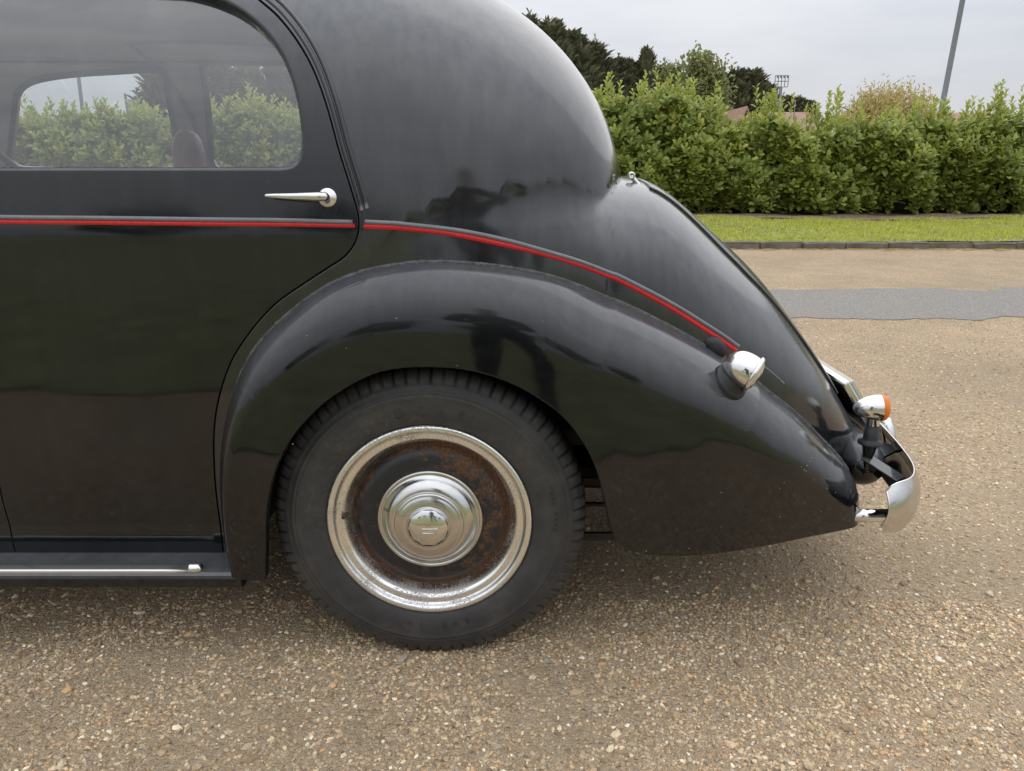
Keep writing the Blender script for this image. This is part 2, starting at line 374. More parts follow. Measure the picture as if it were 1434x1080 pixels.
SIGNW = plain('weathered_panel', (.36, .37, .36), .6)
ASPHALT = asphalt_mat()

# ------------------------------------------------------------------ ground
def flat(name, poly, z, mat, kind='structure'):
    V = [(x, y, z) for x, y in poly]
    return tag(mk(name, V, [tuple(range(len(V)))], mat, smooth=False), kind=kind)
flat('ground', [(-500, -300), (500, -300), (500, 900), (-500, 900)], -.03, LAWN)
KY = float(ground_at(1200, 349)[1]); HY = float(ground_at(1200, 309)[1])
flat('driveway', [(-60, .2), (60, .2), (60, KY), (-60, KY)], 0.0, GRAVEL)
# grey asphalt strip let into the gravel, ragged edges
def strip():
    xs = np.arange(-30, 30, .06)
    n = lambda s, k: np.convolve(RNG.normal(0, 1, len(xs)), np.ones(k) / k, 'same') * s
    top = 7.08 + n(.13, 5) + n(.4, 60) * .3 + .0035 * xs; bot = 5.62 + n(.13, 5) + n(.4, 60) * .4 - .12 * np.exp(-((xs - 1.7) / .7) ** 2) * -1
    m = len(xs)
    V = np.concatenate([np.stack([xs, bot, np.full(m, .004)], 1), np.stack([xs, top, np.full(m, .004)], 1)])
    return tag(mk('asphalt_strip', V, [(i, i+1, m+i+1, m+i) for i in range(m-1)], ASPHALT, smooth=False), kind='structure')
strip()
# verge behind the kerb
def sheet(name, x0, x1, y0, y1, nx, ny, zf, mat):
    X, Y = np.meshgrid(np.linspace(x0, x1, nx), np.linspace(y0, y1, ny))
    Z = zf(X, Y); V = np.stack([X.ravel(), Y.ravel(), Z.ravel()], 1)
    Fc = [(j*nx+i, j*nx+i+1, (j+1)*nx+i+1, (j+1)*nx+i) for j in range(ny-1) for i in range(nx-1)]
    return tag(mk(name, V, Fc, mat), kind='structure')
vz = lambda X, Y: .085 + .03 * np.sin(X * .9 + 1) * np.sin(Y * .7) + .015 * np.sin(X * 2.7 + Y)
sheet('grass_verge', -26, 26, KY + .13, HY - .45, 160, 30, vz, LAWN)
sheet('soil_bed', -26, 26, HY - .95, HY + 2.6, 160, 16, lambda X, Y: .10 + .03 * np.sin(X * .9 + 1) * np.sin(Y * .7) + .03 * np.sin(X * 3.1) * np.sin(Y * 5), SOIL)
# kerb: separate edging stones
kerb = tag(mk('kerb', [(-26, KY + .02, -.02), (26, KY + .02, -.02), (26, KY + .12, -.02), (-26, KY + .12, -.02), (-26, KY + .02, .07), (26, KY + .02, .07), (26, KY + .12, .07), (-26, KY + .12, .07)],
     [(0, 1, 5, 4), (4, 5, 6, 7), (2, 3, 7, 6)], STONE, smooth=False), kind='structure')
stone_meshes = []
for k in range(5):
    V, Fc = box_raw((0, 0, 0), (.60, .13, .15), bev=.016); V = V + RNG.normal(0, .006, V.shape)
    me = bpy.data.meshes.new('kerb_stone'); me.from_pydata(V, [], Fc); me.materials.append(STONE); stone_meshes.append(me)
for i in range(64):
    x = -19.5 + i * .615
    o = bpy.data.objects.new('kerb_stone', stone_meshes[i % 5]); C.objects.link(o); o.parent = kerb
    o.location = (x, KY + .065 + random.uniform(-.012, .012), .018 + random.uniform(-.012, .012)); o.rotation_euler = (random.uniform(-.03, .03), random.uniform(-.012, .012), random.uniform(-.015, .015) + (math.pi if i % 2 else 0))
def moss_strip():
    V = []; Fc = []
    for k in range(900):
        x = RNG.uniform(-18, 18); w = abs(RNG.normal(0, .06)) * (1.4 if 2 < x < 9 else .8); c = np.array([x, KY - .005 - w, .004]); s = RNG.uniform(.02, .07)
        n = 7; o = len(V)
        for a in np.linspace(0, 2 * np.pi, n, endpoint=False):
            q = RNG.uniform(.6, 1.2) * s; V.append(c + (q * 1.8 * math.cos(a), q * .5 * math.sin(a), 0))
        V.append(c + (0, 0, .012)); Fc += [(o + i, o + (i+1) % n, o + n) for i in range(n)]
    return tag(mk('moss', V, Fc, MOSS), 'yellow brown moss and grit gathered along the foot of the kerb', 'moss', kind='stuff')
moss_strip()
# loose pebbles, real geometry near the camera
def ico():
    p = (1 + 5 ** .5) / 2
    v = np.array([(-1, p, 0), (1, p, 0), (-1, -p, 0), (1, -p, 0), (0, -1, p), (0, 1, p), (0, -1, -p), (0, 1, -p), (p, 0, -1), (p, 0, 1), (-p, 0, -1), (-p, 0, 1)], float)
    f = np.array([(0, 11, 5), (0, 5, 1), (0, 1, 7), (0, 7, 10), (0, 10, 11), (1, 5, 9), (5, 11, 4), (11, 10, 2), (10, 7, 6), (7, 1, 8), (3, 9, 4), (3, 4, 2), (3, 2, 6), (3, 6, 8), (3, 8, 9), (4, 9, 5), (2, 4, 11), (6, 2, 10), (8, 6, 7), (9, 8, 1)])
    return v / np.linalg.norm(v[0]), f
def pebbles():
    v, f = ico(); pts = []; rad = []
    def field(n, x0, x1, y0, y1, r0, r1, pw, clump):
        x = RNG.uniform(x0, x1, n * 2); y = RNG.uniform(y0, y1, n * 2)
        k = (np.sin(x * 5.1 + 1.3 * np.sin(y * 6.3)) * np.sin(y * 7.7 + 1.7 * np.sin(x * 3.9)) + .6 * np.sin(x * 13 + y * 9) * np.sin(y * 17 - x * 5)) * .5 + .5
        keep = RNG.uniform(0, 1, n * 2) < (1 - clump + clump * np.clip(k, 0, 1))
        # inside the camera's ground wedge
        d = y * CT + H * ST; u = 717 + F * x / d; keep &= (u > -420) & (u < 1850)
        x, y = x[keep][:n], y[keep][:n]
        pts.append(np.stack([x, y], 1)); rad.append(r0 + (r1 - r0) * RNG.uniform(0, 1, len(x)) ** pw)
    field(56000, -1.7, 1.7, .55, 1.75, .0014, .0055, 1.7, .85)
    field(700, -1.7, 1.7, .55, 1.9, .0055, .0115, 2.2, .4)
    field(19000, -1.5, 3.2, 1.75, 3.4, .002, .006, 1.6, .6)
    field(9000, .3, 5.2, 3.4, 5.6, .003, .0065, 1.4, .6)
    P = np.concatenate(pts); R = np.concatenate(rad); n = len(P)
    sc = np.stack([RNG.uniform(.8, 1.5, n), RNG.uniform(.7, 1.1, n), RNG.uniform(.4, .8, n)], 1) * R[:, None]
    a = RNG.uniform(0, 2 * np.pi, n); jit = RNG.uniform(.72, 1.28, (n, 12, 1))
    V = v[None] * jit * sc[:, None]
    ca, sa = np.cos(a)[:, None], np.sin(a)[:, None]
    X = V[..., 0] * ca - V[..., 1] * sa; Y = V[..., 0] * sa + V[..., 1] * ca
    tilt = RNG.normal(0, .3, n)[:, None]; Z = V[..., 2] + X * tilt * .5
    V = np.stack([X + P[:, :1], Y + P[:, 1:], Z + (sc[:, 2] * .35)[:, None]], -1).reshape(-1, 3)
    Fc = (f[None] + (np.arange(n) * 12)[:, None, None]).reshape(-1, 3)
    return tag(mk('loose_pebbles', V, Fc, PEBBLE, smooth=False), 'loose tan flint pebbles scattered over the gravel drive', 'pebbles', kind='stuff')
pebbles()

# ------------------------------------------------------------------ the car
PB = dict(dx0=-.5807, dx1=.3088, pa=8.0, pb=2.0, za=2.60, zb=1.842)
ztt_f = spl([-.6, -.1, .1, .22, .35, .5, .65, .8, .9, 1.0, 1.085], [1.0, 1.04, 1.085, 1.095, 1.0844, .9869, .8643, .6993, .5691, .4276, .30])
def sm(x): x = np.clip(x, 0, 1); return x * x * (3 - 2 * x)
pt_f = spl([-.4, -.1, .05, .2, .42, .65, .85, 1.085], [6., 6., 5.9, 5.4, 3.5, 2.55, 2.25, 2.1])
def bparams(X):
    s = np.clip((X - PB['dx0']) / (PB['dx1'] - PB['dx0']), 0, .99999); ok = X < PB['dx1']
    wc = np.where(ok, .735 * (1 - s ** PB['pa']) ** (1 / PB['pb']), 1e-3)
    ztc = np.where(ok, 1.0 + .64 * (1 - s ** PB['za']) ** (1 / PB['zb']), .9)
    ztt = ztt_f(X); s2 = np.clip((X + .5) / 1.585, 0, .99999); wt = .735 * (.93 + .07 * sm((X + .4) / .5)) * (1 - s2 ** 2.6) ** (1 / 2.4)
    return wc, ztc, wt, ztt, np.minimum(.6, .27 + .5 * (ztt - .27))
def sm(x): x = np.clip(x, 0, 1); return x * x * (3 - 2 * x)
def g_c(y, Z, wc, ztc, X):
    s = np.clip((Z - 1.0) / (ztc - 1.0 + 1e-4), 0, 4); lo = np.clip((.9 - Z) / .6, 0, 1)
    w = wc * (1 - .045 * np.minimum(s, 1)) * (1 + .022 * np.exp(-((Z - .9) / .25) ** 2)) * (1 - .05 * lo ** 2)
    return (y / w) ** 2.8 + s ** 3.1 - 1
def g_t(y, Z, wt, ztt, X):
    pt = pt_f(X)
    zb = np.minimum(.60, .27 + .45 * (ztt - .27)); s = np.clip((Z - zb) / (ztt - zb), 0, 4); lo = np.clip((zb - Z) / .4, 0, 1)
    return (y / (wt * (1 - .08 * lo ** 2))) ** (pt + .2) + s ** pt - 1
def r_of(X, th):
    wc, ztc, wt, ztt, zc = bparams(X); c, sn = np.cos(th), np.abs(np.sin(th))
    def solve(gf, a, b):
        lo = np.zeros_like(X); hi = np.full_like(X, 1.6)
        for _ in range(30):
            m = .5 * (lo + hi); v = gf(m * sn, zc + m * c, a, b) < 0
            lo = np.where(v, m, lo); hi = np.where(v, hi, m)
        return lo
    rc = solve(lambda y, Z, a, b: g_c(y, Z, a, b, X), wc, ztc); rc = np.where(X < PB['dx1'], rc, 0.0); rt = solve(lambda y, Z, a, b: g_t(y, Z, a, b, X), wt, ztt)
    k = np.interp(X, [-.35, -.1, .1, .2, .3], [.05, .11, .085, .02, .003]); k = k + (.16 - k) * sm((np.abs(th) - .90) / .22) * sm((.44 - X) / .26) * sm((X + .4) / .3); h = np.clip(.5 + .5 * (rc - rt) / k, 0, 1)
    return rt * (1 - h) + rc * h + k * h * (1 - h) * .6, zc
def S0(X, th):
    r, zc = r_of(X, th); return np.stack([X, YC - r * np.sin(th), zc + r * np.cos(th)], -1)
def surf(X, th, off=0.0):
    X = np.asarray(X, float); th = np.asarray(th, float); P = S0(X, th); e = 2e-4
    du = S0(X + e, th) - S0(X - e, th); dv = S0(X, th + e) - S0(X, th - e)
    n = np.cross(du, dv); n /= np.linalg.norm(n, axis=-1)[..., None] + 1e-15
    out = P - np.stack([X, np.full_like(X, YC), r_of(X, th)[1]], -1)
    sg = np.sign((n * out).sum(-1)); sg[sg == 0] = 1; n *= sg[..., None]
    return P + n * off, n
BS = .7                                                       # theta to metres for the unrolled plane
def hit(pts, far=False):
    pts = np.asarray(pts, float); Ys = np.linspace(1.25, 2.3, 700) if not far else np.linspace(2.3, 3.35, 700)
    dx = (pts[:, 0] - 717) / F; dy = (540 - pts[:, 1]) / F; yf = CT + dy * ST; z = -ST + dy * CT
    s = Ys[None] / yf[:, None]; X = dx[:, None] * s; Z = H + z[:, None] * s; y = np.abs(Ys[None] - YC) + 0 * X
    zc = bparams(X)[4]; th = np.arctan2(y, Z - zc); d = np.hypot(y, Z - zc) - r_of(X, th)[0]
    out = []
    for i in range(len(pts)):
        a = d[i]
        idx = np.where((a[:-1] > 0) & (a[1:] <= 0))[0] if not far else np.where((a[:-1] <= 0) & (a[1:] > 0))[0]
        if len(idx) == 0: j = int(np.argmin(np.abs(a))); f = 0.
        else: j = idx[0]; f = a[j] / (a[j] - a[j+1])
        jj = min(j + 1, len(Ys) - 1)
        Xi = X[i, j] + f * (X[i, jj] - X[i, j]); Ti = th[i, j] + f * (th[i, jj] - th[i, j]); out.append((Xi, Ti * BS))
    return np.array(out)
def th_at_z(X, z):                                           # angle where the side reaches height z
    lo, hi = .3, 3.0
    for _ in range(40):
        m = .5 * (lo + hi); P = S0(np.array([X]), np.array([m]))[0]
        if P[2] > z: lo = m
        else: hi = m
    return lo
def mirror(poly): return np.stack([poly[:, 0], -poly[:, 1]], 1)
def cdt_panel(name, outer, holes, fn, mat, parent, step=.016, extra=None, edge=.0016, depth=.012, hole_edge=None, hole_depth=None, in_ring=.004, smooth=True):
    """Trimmed sheet: outer/holes are loops in a 2-D parameter plane, fn maps them to points and normals."""
    loops = [outer] + list(holes); pts = []; edges = []; ids = []
    for lp in loops:
        o = len(pts); n = len(lp); pts += [tuple(p) for p in lp]; edges += [(o + i, o + (i+1) % n) for i in range(n)]; ids.append(range(o, o + n))
    B = np.array(pts)
    lo, hi = outer.min(0), outer.max(0)
    gx = np.arange(lo[0] + step / 2, hi[0], step); gy = np.arange(lo[1] + step / 2, hi[1], step)
    G = np.stack(np.meshgrid(gx, gy), -1).reshape(-1, 2)
    def ok(G, dmin):
        k = inside(G, outer)
        for h_ in holes: k &= ~inside(G, h_)
        G = G[k]; return G[dist_to(G, B) > dmin] if len(G) else G
    sets = []
    if in_ring:
        for i, lp in enumerate(loops):
            q = offset_loop(lp, in_ring if i == 0 else -in_ring); k = inside(q, outer)
            for h_ in holes: k &= ~inside(q, h_)
            q = q[k]; q = q[dist_to(q, B) > in_ring * .7]; sets.append(q)
    if extra is not None:
        E = ok(extra, in_ring * 1.6 + 1e-4); sets.append(E)
        G = ok(G, step * .45)
        if len(E) and len(G): G = G[dist_to(G, E) > step * .4]
    else: G = ok(G, step * .45)
    sets.append(G)
    allp = np.concatenate([B] + [q for q in sets if len(q)])
    v2, _, fc, ov, _, _ = geometry.delaunay_2d_cdt([Vector(p) for p in allp], edges, [], 0, 1e-7)
    v2 = np.array([tuple(v) for v in v2]); fc = np.array([tuple(f) for f in fc])
    cen = v2[fc].mean(1); k = inside(cen, outer)
    for h_ in holes: k &= ~inside(cen, h_)
    fc = fc[k]
    inv = {}
    for i, l in enumerate(ov):
        for q in l: inv[q] = i
    P, nn = fn(v2[:, 0], v2[:, 1])
    # face orientation follows the normals
    f0 = np.cross(P[fc[:, 1]] - P[fc[:, 0]], P[fc[:, 2]] - P[fc[:, 0]]); flip = (f0 * nn[fc[:, 0]]).sum(1) < 0
    fc[flip] = fc[flip][:, ::-1]
    V = [P]; NN = [nn]; FF = [tuple(map(int, f)) for f in fc]; base = len(P)
    for li, idr in enumerate(ids):
        e_ = edge if li == 0 or hole_edge is None else hole_edge; dp = depth if li == 0 or hole_depth is None else hole_depth
        if e_ is None: continue
        idx = np.array([inv[i] for i in idr]); p = P[idx]; n_ = nn[idx]
        t = np.roll(p, -1, 0) - np.roll(p, 1, 0); t /= np.linalg.norm(t, axis=1)[:, None] + 1e-12
        out = np.cross(t, n_); out /= np.linalg.norm(out, axis=1)[:, None] + 1e-12
        lp = loops[li]; q2 = offset_loop(lp, -1e-3 if li == 0 else 1e-3); pq, _ = fn(q2[:, 0], q2[:, 1])
        if ((pq - p) * out).sum(1).mean() < 0: out = -out
        rings = [p + out * e_ * .6 - n_ * e_ * .25, p + out * e_ - n_ * e_ * 1.0, p + out * e_ - n_ * (e_ + dp)]
        m = len(idx); prev = idx; st = base
        for r_, bl in zip(rings, (.5, 1.0, 1.0)):
            V.append(r_); q_ = n_ * (1 - bl) + out * bl; NN.append(q_ / np.linalg.norm(q_, axis=1)[:, None]); cur = np.arange(base, base + m); base += m
            for i in range(m):
                j = (i + 1) % m; FF.append((int(prev[i]), int(prev[j]), int(cur[j]), int(cur[i])))
            prev = cur
    V = np.concatenate(V); NN = np.concatenate(NN); FA = FF[len(fc):]
    if FA:
        FA = np.array(FA); f0 = np.cross(V[FA[:, 1]] - V[FA[:, 0]], V[FA[:, 2]] - V[FA[:, 0]]); fl = (f0 * NN[FA[:, 2]]).sum(1) < 0
        FA[fl] = FA[fl][:, ::-1]; FF = FF[:len(fc)] + [tuple(map(int, f)) for f in FA]
    o = mk(name, V, FF, mat, parent, smooth)
    o.data.normals_split_custom_set_from_vertices([tuple(v) for v in NN])
    return o
def body_fn(off): return lambda a, b: surf(a, b / BS, off)

CARLOC = (-.6, YC, 0)
car = thing('vintage_car', 'black vintage saloon car with red coachline parked on the gravel', 'car', CARLOC)
XF = -2.5                                                     # the car goes on forward to here, outside the frame
gap = hit([(363, 0), (390, 24), (419, 62), (440, 101), (458, 151), (475, 213), (490, 261), (501, 300), (502, 322), (496, 342), (482, 360), (461, 374), (423, 399), (389, 423), (365, 447), (341, 478), (323, 508), (307, 555), (300, 600), (300, 655), (305, 711), (313, 776)])
g_top = hit([(330, -24), (280, -42), (200, -52), (60, -57), (-150, -58)])
bshut = hit([(22, 778), (6, 711), (-1, 680), (-20, 600), (-55, 450), (-92, 310), (-112, 240), (-125, 100), (-128, -57)])
g_top = np.vstack([g_top[:-1], bshut[-1]])
gapc = smooth_curve(gap, .010); topc = smooth_curve(np.vstack([gap[0], g_top]), .010)[1:-1]; bsc = smooth_curve(bshut[::-1], .010)
botc = resample(np.array([bshut[0], gap[-1]]), .010)[1:-1]
rear_door_loop = np.concatenate([topc, bsc, botc, gapc[::-1]])
bT, bB = bshut[-1][1], bshut[0][1]
b_at = lambda x, z: th_at_z(x, z) * BS
fdf = smooth_curve(np.array([(-1.72, bT), (-1.92, bT + .03), (-2.08, b_at(-2.08, 1.44)), (-2.19, b_at(-2.19, 1.28)), (-2.24, b_at(-2.24, 1.05)), (-2.25, b_at(-2.25, .8)), (-2.24, bB)]), .012)
front_door_loop = np.concatenate([bsc[::-1], resample(np.array([bshut[-1], (-1.72, bT)]), .012)[1:-1], fdf, resample(np.array([(-2.24, bB), bshut[0]]), .012)[1:-1]])
opening = np.concatenate([topc, resample(np.array([bshut[-1], (-1.72, bT)]), .012)[:-1], fdf, resample(np.array([(-2.24, bB), bshut[0]]), .012)[1:-1], botc, gapc[::-1]])
# windows
wn_rear = hit([(392, 240), (410, 237), (422, 226), (427, 206), (427, 180), (419, 130), (402, 80), (375, 40), (340, 10), (300, -10), (240, -24)])
w2f = hit([(281, 86), (284, 100), (300, 226)], far=True); w2b = hit([(100, 240.5), (300, 240.5)])
bt = wn_rear[-1][1]
rear_win = np.vstack([wn_rear, [(w2f[0][0] + .03, bt - .004), (w2f[0][0] + .006, bt + .008), (w2f[1][0], bt + .05), (w2f[2][0], w2b[0][1] - .035), (w2f[2][0] + .012, w2b[0][1] - .006), (w2f[2][0] + .04, w2b[0][1])]])
rear_win_loop = np.concatenate([smooth_curve(rear_win, .010), resample(np.array([rear_win[-1], rear_win[0]]), .010)[1:-1]])
w1 = hit([(222, 91), (232, 93), (239, 132), (253, 224), (250, 236), (40, 236), (22, 228), (19, 214), (27, 136), (33, 122), (46, 111), (69, 104), (111, 98), (170, 94)], far=True)
front_win_loop = smooth_curve(w1, .010, closed=True)

# shell outline: roof, quarters, tail; cut away under the rear wings
J_px = [(334, 779), (326, 726), (319, 643), (320, 595), (330, 545), (349, 500), (376, 465), (425, 422), (463, 397), (518, 377), (583, 367), (648, 368), (724, 377), (790, 392), (871, 424), (953, 465), (1018, 503), (1065, 541), (1111, 575), (1146, 610), (1176, 643), (1190, 668), (1196, 694), (1197, 720)]
J_ab = hit(J_px)[:20]; Jc = smooth_curve(J_ab, .004)
kr = np.exp(-.5 * (np.arange(-30, 31) * .004 / .034) ** 2); kr /= kr.sum()
Jpad = np.vstack([2 * Jc[0] - Jc[30:0:-1], Jc, 2 * Jc[-1] - Jc[-2:-32:-1]]); Jc = np.stack([np.convolve(Jpad[:, q], kr, 'valid') for q in (0, 1)], 1)
tJ = np.gradient(Jc, axis=0); tJ /= np.linalg.norm(tJ, axis=1)[:, None]
Jin = (Jc + np.stack([-tJ[:, 1], tJ[:, 0]], 1) * .022)[::2]  # 22 mm under the wing
th_sill = b_at(-1.0, .205); xe = 1.03
0 and print('J', np.round(J_ab[[0, 3, 12, -1]], 3), 'Jin', np.round(Jin[[0, -1]], 3), 'sill', th_sill)
kk = Jin[:, 1] < th_sill - .004; Jin = Jin[kk]
tb = np.array([Jin[-1]] + [(x, b_at(x, .29)) for x in np.arange(Jin[-1][0] + .03, xe, .03)] + [(xe, b_at(xe, .285))])
near_bot = np.concatenate([resample(np.array([(XF, th_sill), (Jin[0][0] - .004, th_sill)]), .012), Jin, resample(tb, .012)[1:]])
shell_outer = np.concatenate([near_bot, resample(np.array([near_bot[-1], mirror(near_bot)[-1]]), .012)[1:-1], mirror(near_bot)[::-1], resample(np.array([mirror(near_bot)[0], near_bot[0]]), .016)[1:-1]])
def b_at_w(X, w):
    th = np.linspace(.05, 1.6, 400); P = S0(np.full(400, X), th); return np.interp(w, YC - P[:, 1], th) * BS
lid_edge = smooth_curve(np.array([(x, b_at_w(x, np.interp(x, [.34, .6, .9], [.44, .42, .34]))) for x in np.linspace(.337, .90, 12)]), .012)
lid_loop = np.concatenate([lid_edge, resample(np.array([lid_edge[-1], mirror(lid_edge)[-1]]), .014)[1:-1], mirror(lid_edge)[::-1], resample(np.array([mirror(lid_edge)[0], lid_edge[0]]), .014)[1:-1]])
cr = []
for x in np.arange(.06, .285, .007): cr += [(x, b) for b in np.arange(-.76, .76, .009)]
for x in PB['dx1'] - .04 * (1 - np.linspace(0, .995, 16)) ** 2: cr += [(x, b) for b in np.arange(-.76, .76, .009)]
for x in (PB['dx1'] + .0006, PB['dx1'] + .004, PB['dx1'] + .009): cr += [(x, b) for b in np.arange(-.76, .76, .009)]
oh = offset_loop(opening, -.003)
shell = cdt_panel('body_shell', shell_outer, [oh, mirror(oh), offset_loop(lid_loop, -.003)], body_fn(0), PAINT_HAZY, car, .017, np.array(cr))
tag(shell, 'black dusty roof, quarter panels and tapering tail')
lid = cdt_panel('boot_lid', offset_loop(lid_loop, .003), [], body_fn(.007), PAINT_HAZY, car, .02, edge=.004, depth=.02)
DOORS = {}
for side in (1, -1):
    mm = (lambda q: q) if side > 0 else mirror
    for nm, lp, wl in (('rear_door', rear_door_loop, rear_win_loop), ('front_door', front_door_loop, front_win_loop)):
        d = cdt_panel(nm, mm(offset_loop(lp, .0025)), [mm(wl)], body_fn(0), PAINT, car, .016, hole_edge=.010, hole_depth=.02)
        cdt_panel('window_glass', mm(offset_loop(wl, -.004)), [], body_fn(-.020), GLASS, d, .03, edge=None)
        P_, _ = surf(wl[:, 0], side * wl[:, 1] / BS, -.016)
        tube('window_seal', P_, .0065, RUBBER, d, closed=True)
        DOORS[nm, side] = d
    for cv in (gapc, bsc, topc, botc):
        Pj, _ = surf(cv[:, 0], side * cv[:, 1] / BS, -.022); tube('door_jamb', Pj, .012, DARK, DOORS['rear_door', side])
rear_door = DOORS['rear_door', 1]
# ---- door furniture, mouldings
def ribbon(name, cab, prof, mat, parent, off=0.0, side=1):
    """sweep a small profile [(across, height)] along a curve drawn on the body"""
    P, n = surf(cab[:, 0], side * cab[:, 1] / BS, off); return ribbon3(name, P, n, prof, mat, parent)
def ribbon3(name, P, n, prof, mat, parent):
    T = np.gradient(P, axis=0); T /= np.linalg.norm(T, axis=1)[:, None] + 1e-12; B = np.cross(n, T)
    B /= np.linalg.norm(B, axis=1)[:, None] + 1e-12; pr = np.asarray(prof, float); m, k = len(P), len(pr)
    V = P[:, None] + B[:, None] * pr[None, :, :1] + n[:, None] * pr[None, :, 1:]
    V = V.reshape(-1, 3); Fc = [(i*k+j, i*k+j+1, (i+1)*k+j+1, (i+1)*k+j) for i in range(m-1) for j in range(k-1)]
    Fc += [tuple(range(k)), tuple((m-1)*k + j for j in range(k))[::-1]]
    return mk(name, V, Fc, mat, parent)
def bead(w, h, n=7): return [(w * math.cos(a), h * math.sin(a) - .0015) for a in np.linspace(0, math.pi, n)]
def upto(cv, x0, x1): return cv[(cv[:, 0] >= x0) & (cv[:, 0] <= x1)]
belt_d = smooth_curve(hit([(-125, 300), (-40, 302), (0, 304), (150, 305.5), (300, 307.5), (400, 308.6), (470, 310.5), (494, 311)]), .01)
red_d = smooth_curve(hit([(-125, 307), (-40, 309), (0, 310.5), (150, 312), (300, 313.5), (400, 314.5), (470, 315.6), (497, 316.2)]), .01)
ribbon('belt_moulding', belt_d, bead(.0048, .006), MOULD, rear_door)
ribbon('red_coachline', red_d, [(-.0047, -.001), (-.0044, .0009), (.0044, .0009), (.0047, -.001)], RED, rear_door)
belt_q = smooth_curve(hit([(511, 310.5), (572, 314.5), (630, 321), (681, 330), (762, 351), (844, 378), (898, 402), (953, 432), (1007, 466), (1034, 485)]), .01)
thin_q = smooth_curve(hit([(1060, 505), (1080, 521), (1098, 537)]), .01)
ribbon('thin_moulding', thin_q, bead(.0022, .003), MOULD, shell)
red_q = smooth_curve(hit([(509, 316.8), (572, 320.5), (626, 326.5), (708, 343), (790, 364), (844, 383), (898, 408), (953, 439), (1007, 474), (1032, 491)]), .01)
ribbon('belt_moulding', belt_q, bead(.0048, .006), MOULD, shell)
ribbon('red_coachline', red_q, [(-.0057, -.001), (-.0054, .0009), (.0054, .0009), (.0057, -.001)], RED, shell)
for dx in (.010, .021):
    gq = gapc[gapc[:, 1] < belt_q[0][1] - .004]; gq = np.concatenate([topc[::-1], gq])
    t2 = np.gradient(gq, axis=0); t2 /= np.linalg.norm(t2, axis=1)[:, None]
    ribbon('drip_moulding', gq + np.stack([t2[:, 1], -t2[:, 0]], 1) * dx * (1 if (t2[len(t2)//2][1] > 0) else -1), bead(.0052, .006), PAINT, shell)
# door handle
hp = hit([(459, 277)])[0]; Ph, nh = surf(np.array([hp[0]]), np.array([hp[1] / BS])); Ph, nh = Ph[0], nh[0]
hd = lathe('door_handle', [(.0195, -.004), (.0195, .002), (.0185, .0045), (.0165, .005), (.0155, .0075), (.013, .008), (.012, .011), (.008, .012), (.0075, .030), (.0065, .034), (.0, .035)], Ph, nh, CHROME, rear_door, 40)
q = np.array([Ph + nh * .024 + np.array([.006, 0, .0]), Ph + nh * .028 + np.array([-.02, 0, 0]), Ph + nh * .032 + np.array([-.06, 0, .0]), Ph + nh * .033 + np.array([-.098, 0, .001]), Ph + nh * .031 + np.array([-.116, 0, .0015]), Ph + nh * .030 + np.array([-.120, 0, .0015])])
qc = smooth_curve(q, .004); u = np.linspace(0, 1, len(qc))
tube('lever', qc, np.interp(u, [0, .04, .12, .2, .9, .97, 1], [.004, .0075, .0095, .0092, .0042, .0035, .001]), CHROME, hd, 14)
# ---- running board
bx1 = at(338, 812, 1.51)[0]
def board():
    pr = [(1.62, .227), (1.530, .226), (1.517, .2235), (1.510, .218), (1.508, .211), (1.509, .190), (1.513, .185), (1.62, .185)]
    xs = [XF, bx1 - .02, bx1]; V = [(x, y, z) for x in xs for y, z in pr]; k = len(pr)
    Fc = [(i*k+j, i*k+(j+1) % k, (i+1)*k+(j+1) % k, (i+1)*k+j) for i in range(len(xs)-1) for j in range(k)] + [tuple((len(xs)-1)*k + j for j in range(k))]
    return mk('running_board', V, Fc, PAINT, car, smooth=False)
rb = board()
tx = at(270, 797, 1.527)[0]
ribbon3('trim_strip', np.array([(x, 1.527, 0.2265) for x in np.linspace(XF, tx, 30)]), np.array([(0, -.25, .97)] * 30), [(-.0125, -.002), (-.012, .004), (-.008, .0065), (-.004, .005), (0, .0066), (.004, .005), (.008, .0065), (.012, .004), (.0125, -.002)], CHROME, rb)
lathe('trim_end_cap', [(.0135, -.004), (.0135, .012), (.012, .018), (.008, .023), (.0, .025)], (tx, 1.527, .2285), (1, 0, .0), CHROME, rb, 24)
box('sill_panel', ((XF + bx1) / 2 - .06, 1.64, .225), (bx1 - XF - .12, .03, .07), DARK, car, bev=.004)
# ---- rear wing
def Yout(X, Z):
    p = 1.452 + np.where(X > .1, .30 * np.clip(X - .1, 0, 2) ** 1.9, 0)
    return p + .14 * (Z - .60) ** 2 + .07 * np.clip(.60 - Z, 0, 1) ** 1.8 + .02 * np.clip((-.45 - X) / .2, 0, 1) ** 2
L_px = [(369, 814), (370, 770), (371, 718), (381, 665), (404, 616), (442, 572), (476, 546), (520, 523), (560, 514), (605, 512.5), (650, 516), (700, 529), (748, 552), (793, 586), (826, 632), (842, 673), (850, 707), (857, 738), (866, 758), (882, 770), (908, 776), (955, 778), (1000, 775), (1060, 766), (1130, 752), (1180, 742), (1194, 739)]
def L_point(p):
    Y = 1.5
    for _ in range(12): q = at(p[0], p[1], Y); Y = float(Yout(q[0], q[2]))
    return at(p[0], p[1], Y)
J3, nJ = surf(Jc[:, 0], Jc[:, 1] / BS, -.002)
J3 = np.vstack([J3, smooth_curve(np.vstack([J3[-1], at(1176, 643, J3[-1][1] - .01), at(1190, 668, J3[-1][1] - .035), at(1196, 694, J3[-1][1] - .06), at(1197, 720, J3[-1][1] - .075)]), .004)[1:]])
Jxz = J3[:, [0, 2]]
dJ = np.concatenate([[0], np.cumsum(np.linalg.norm(np.diff(Jxz, axis=0), axis=1))])
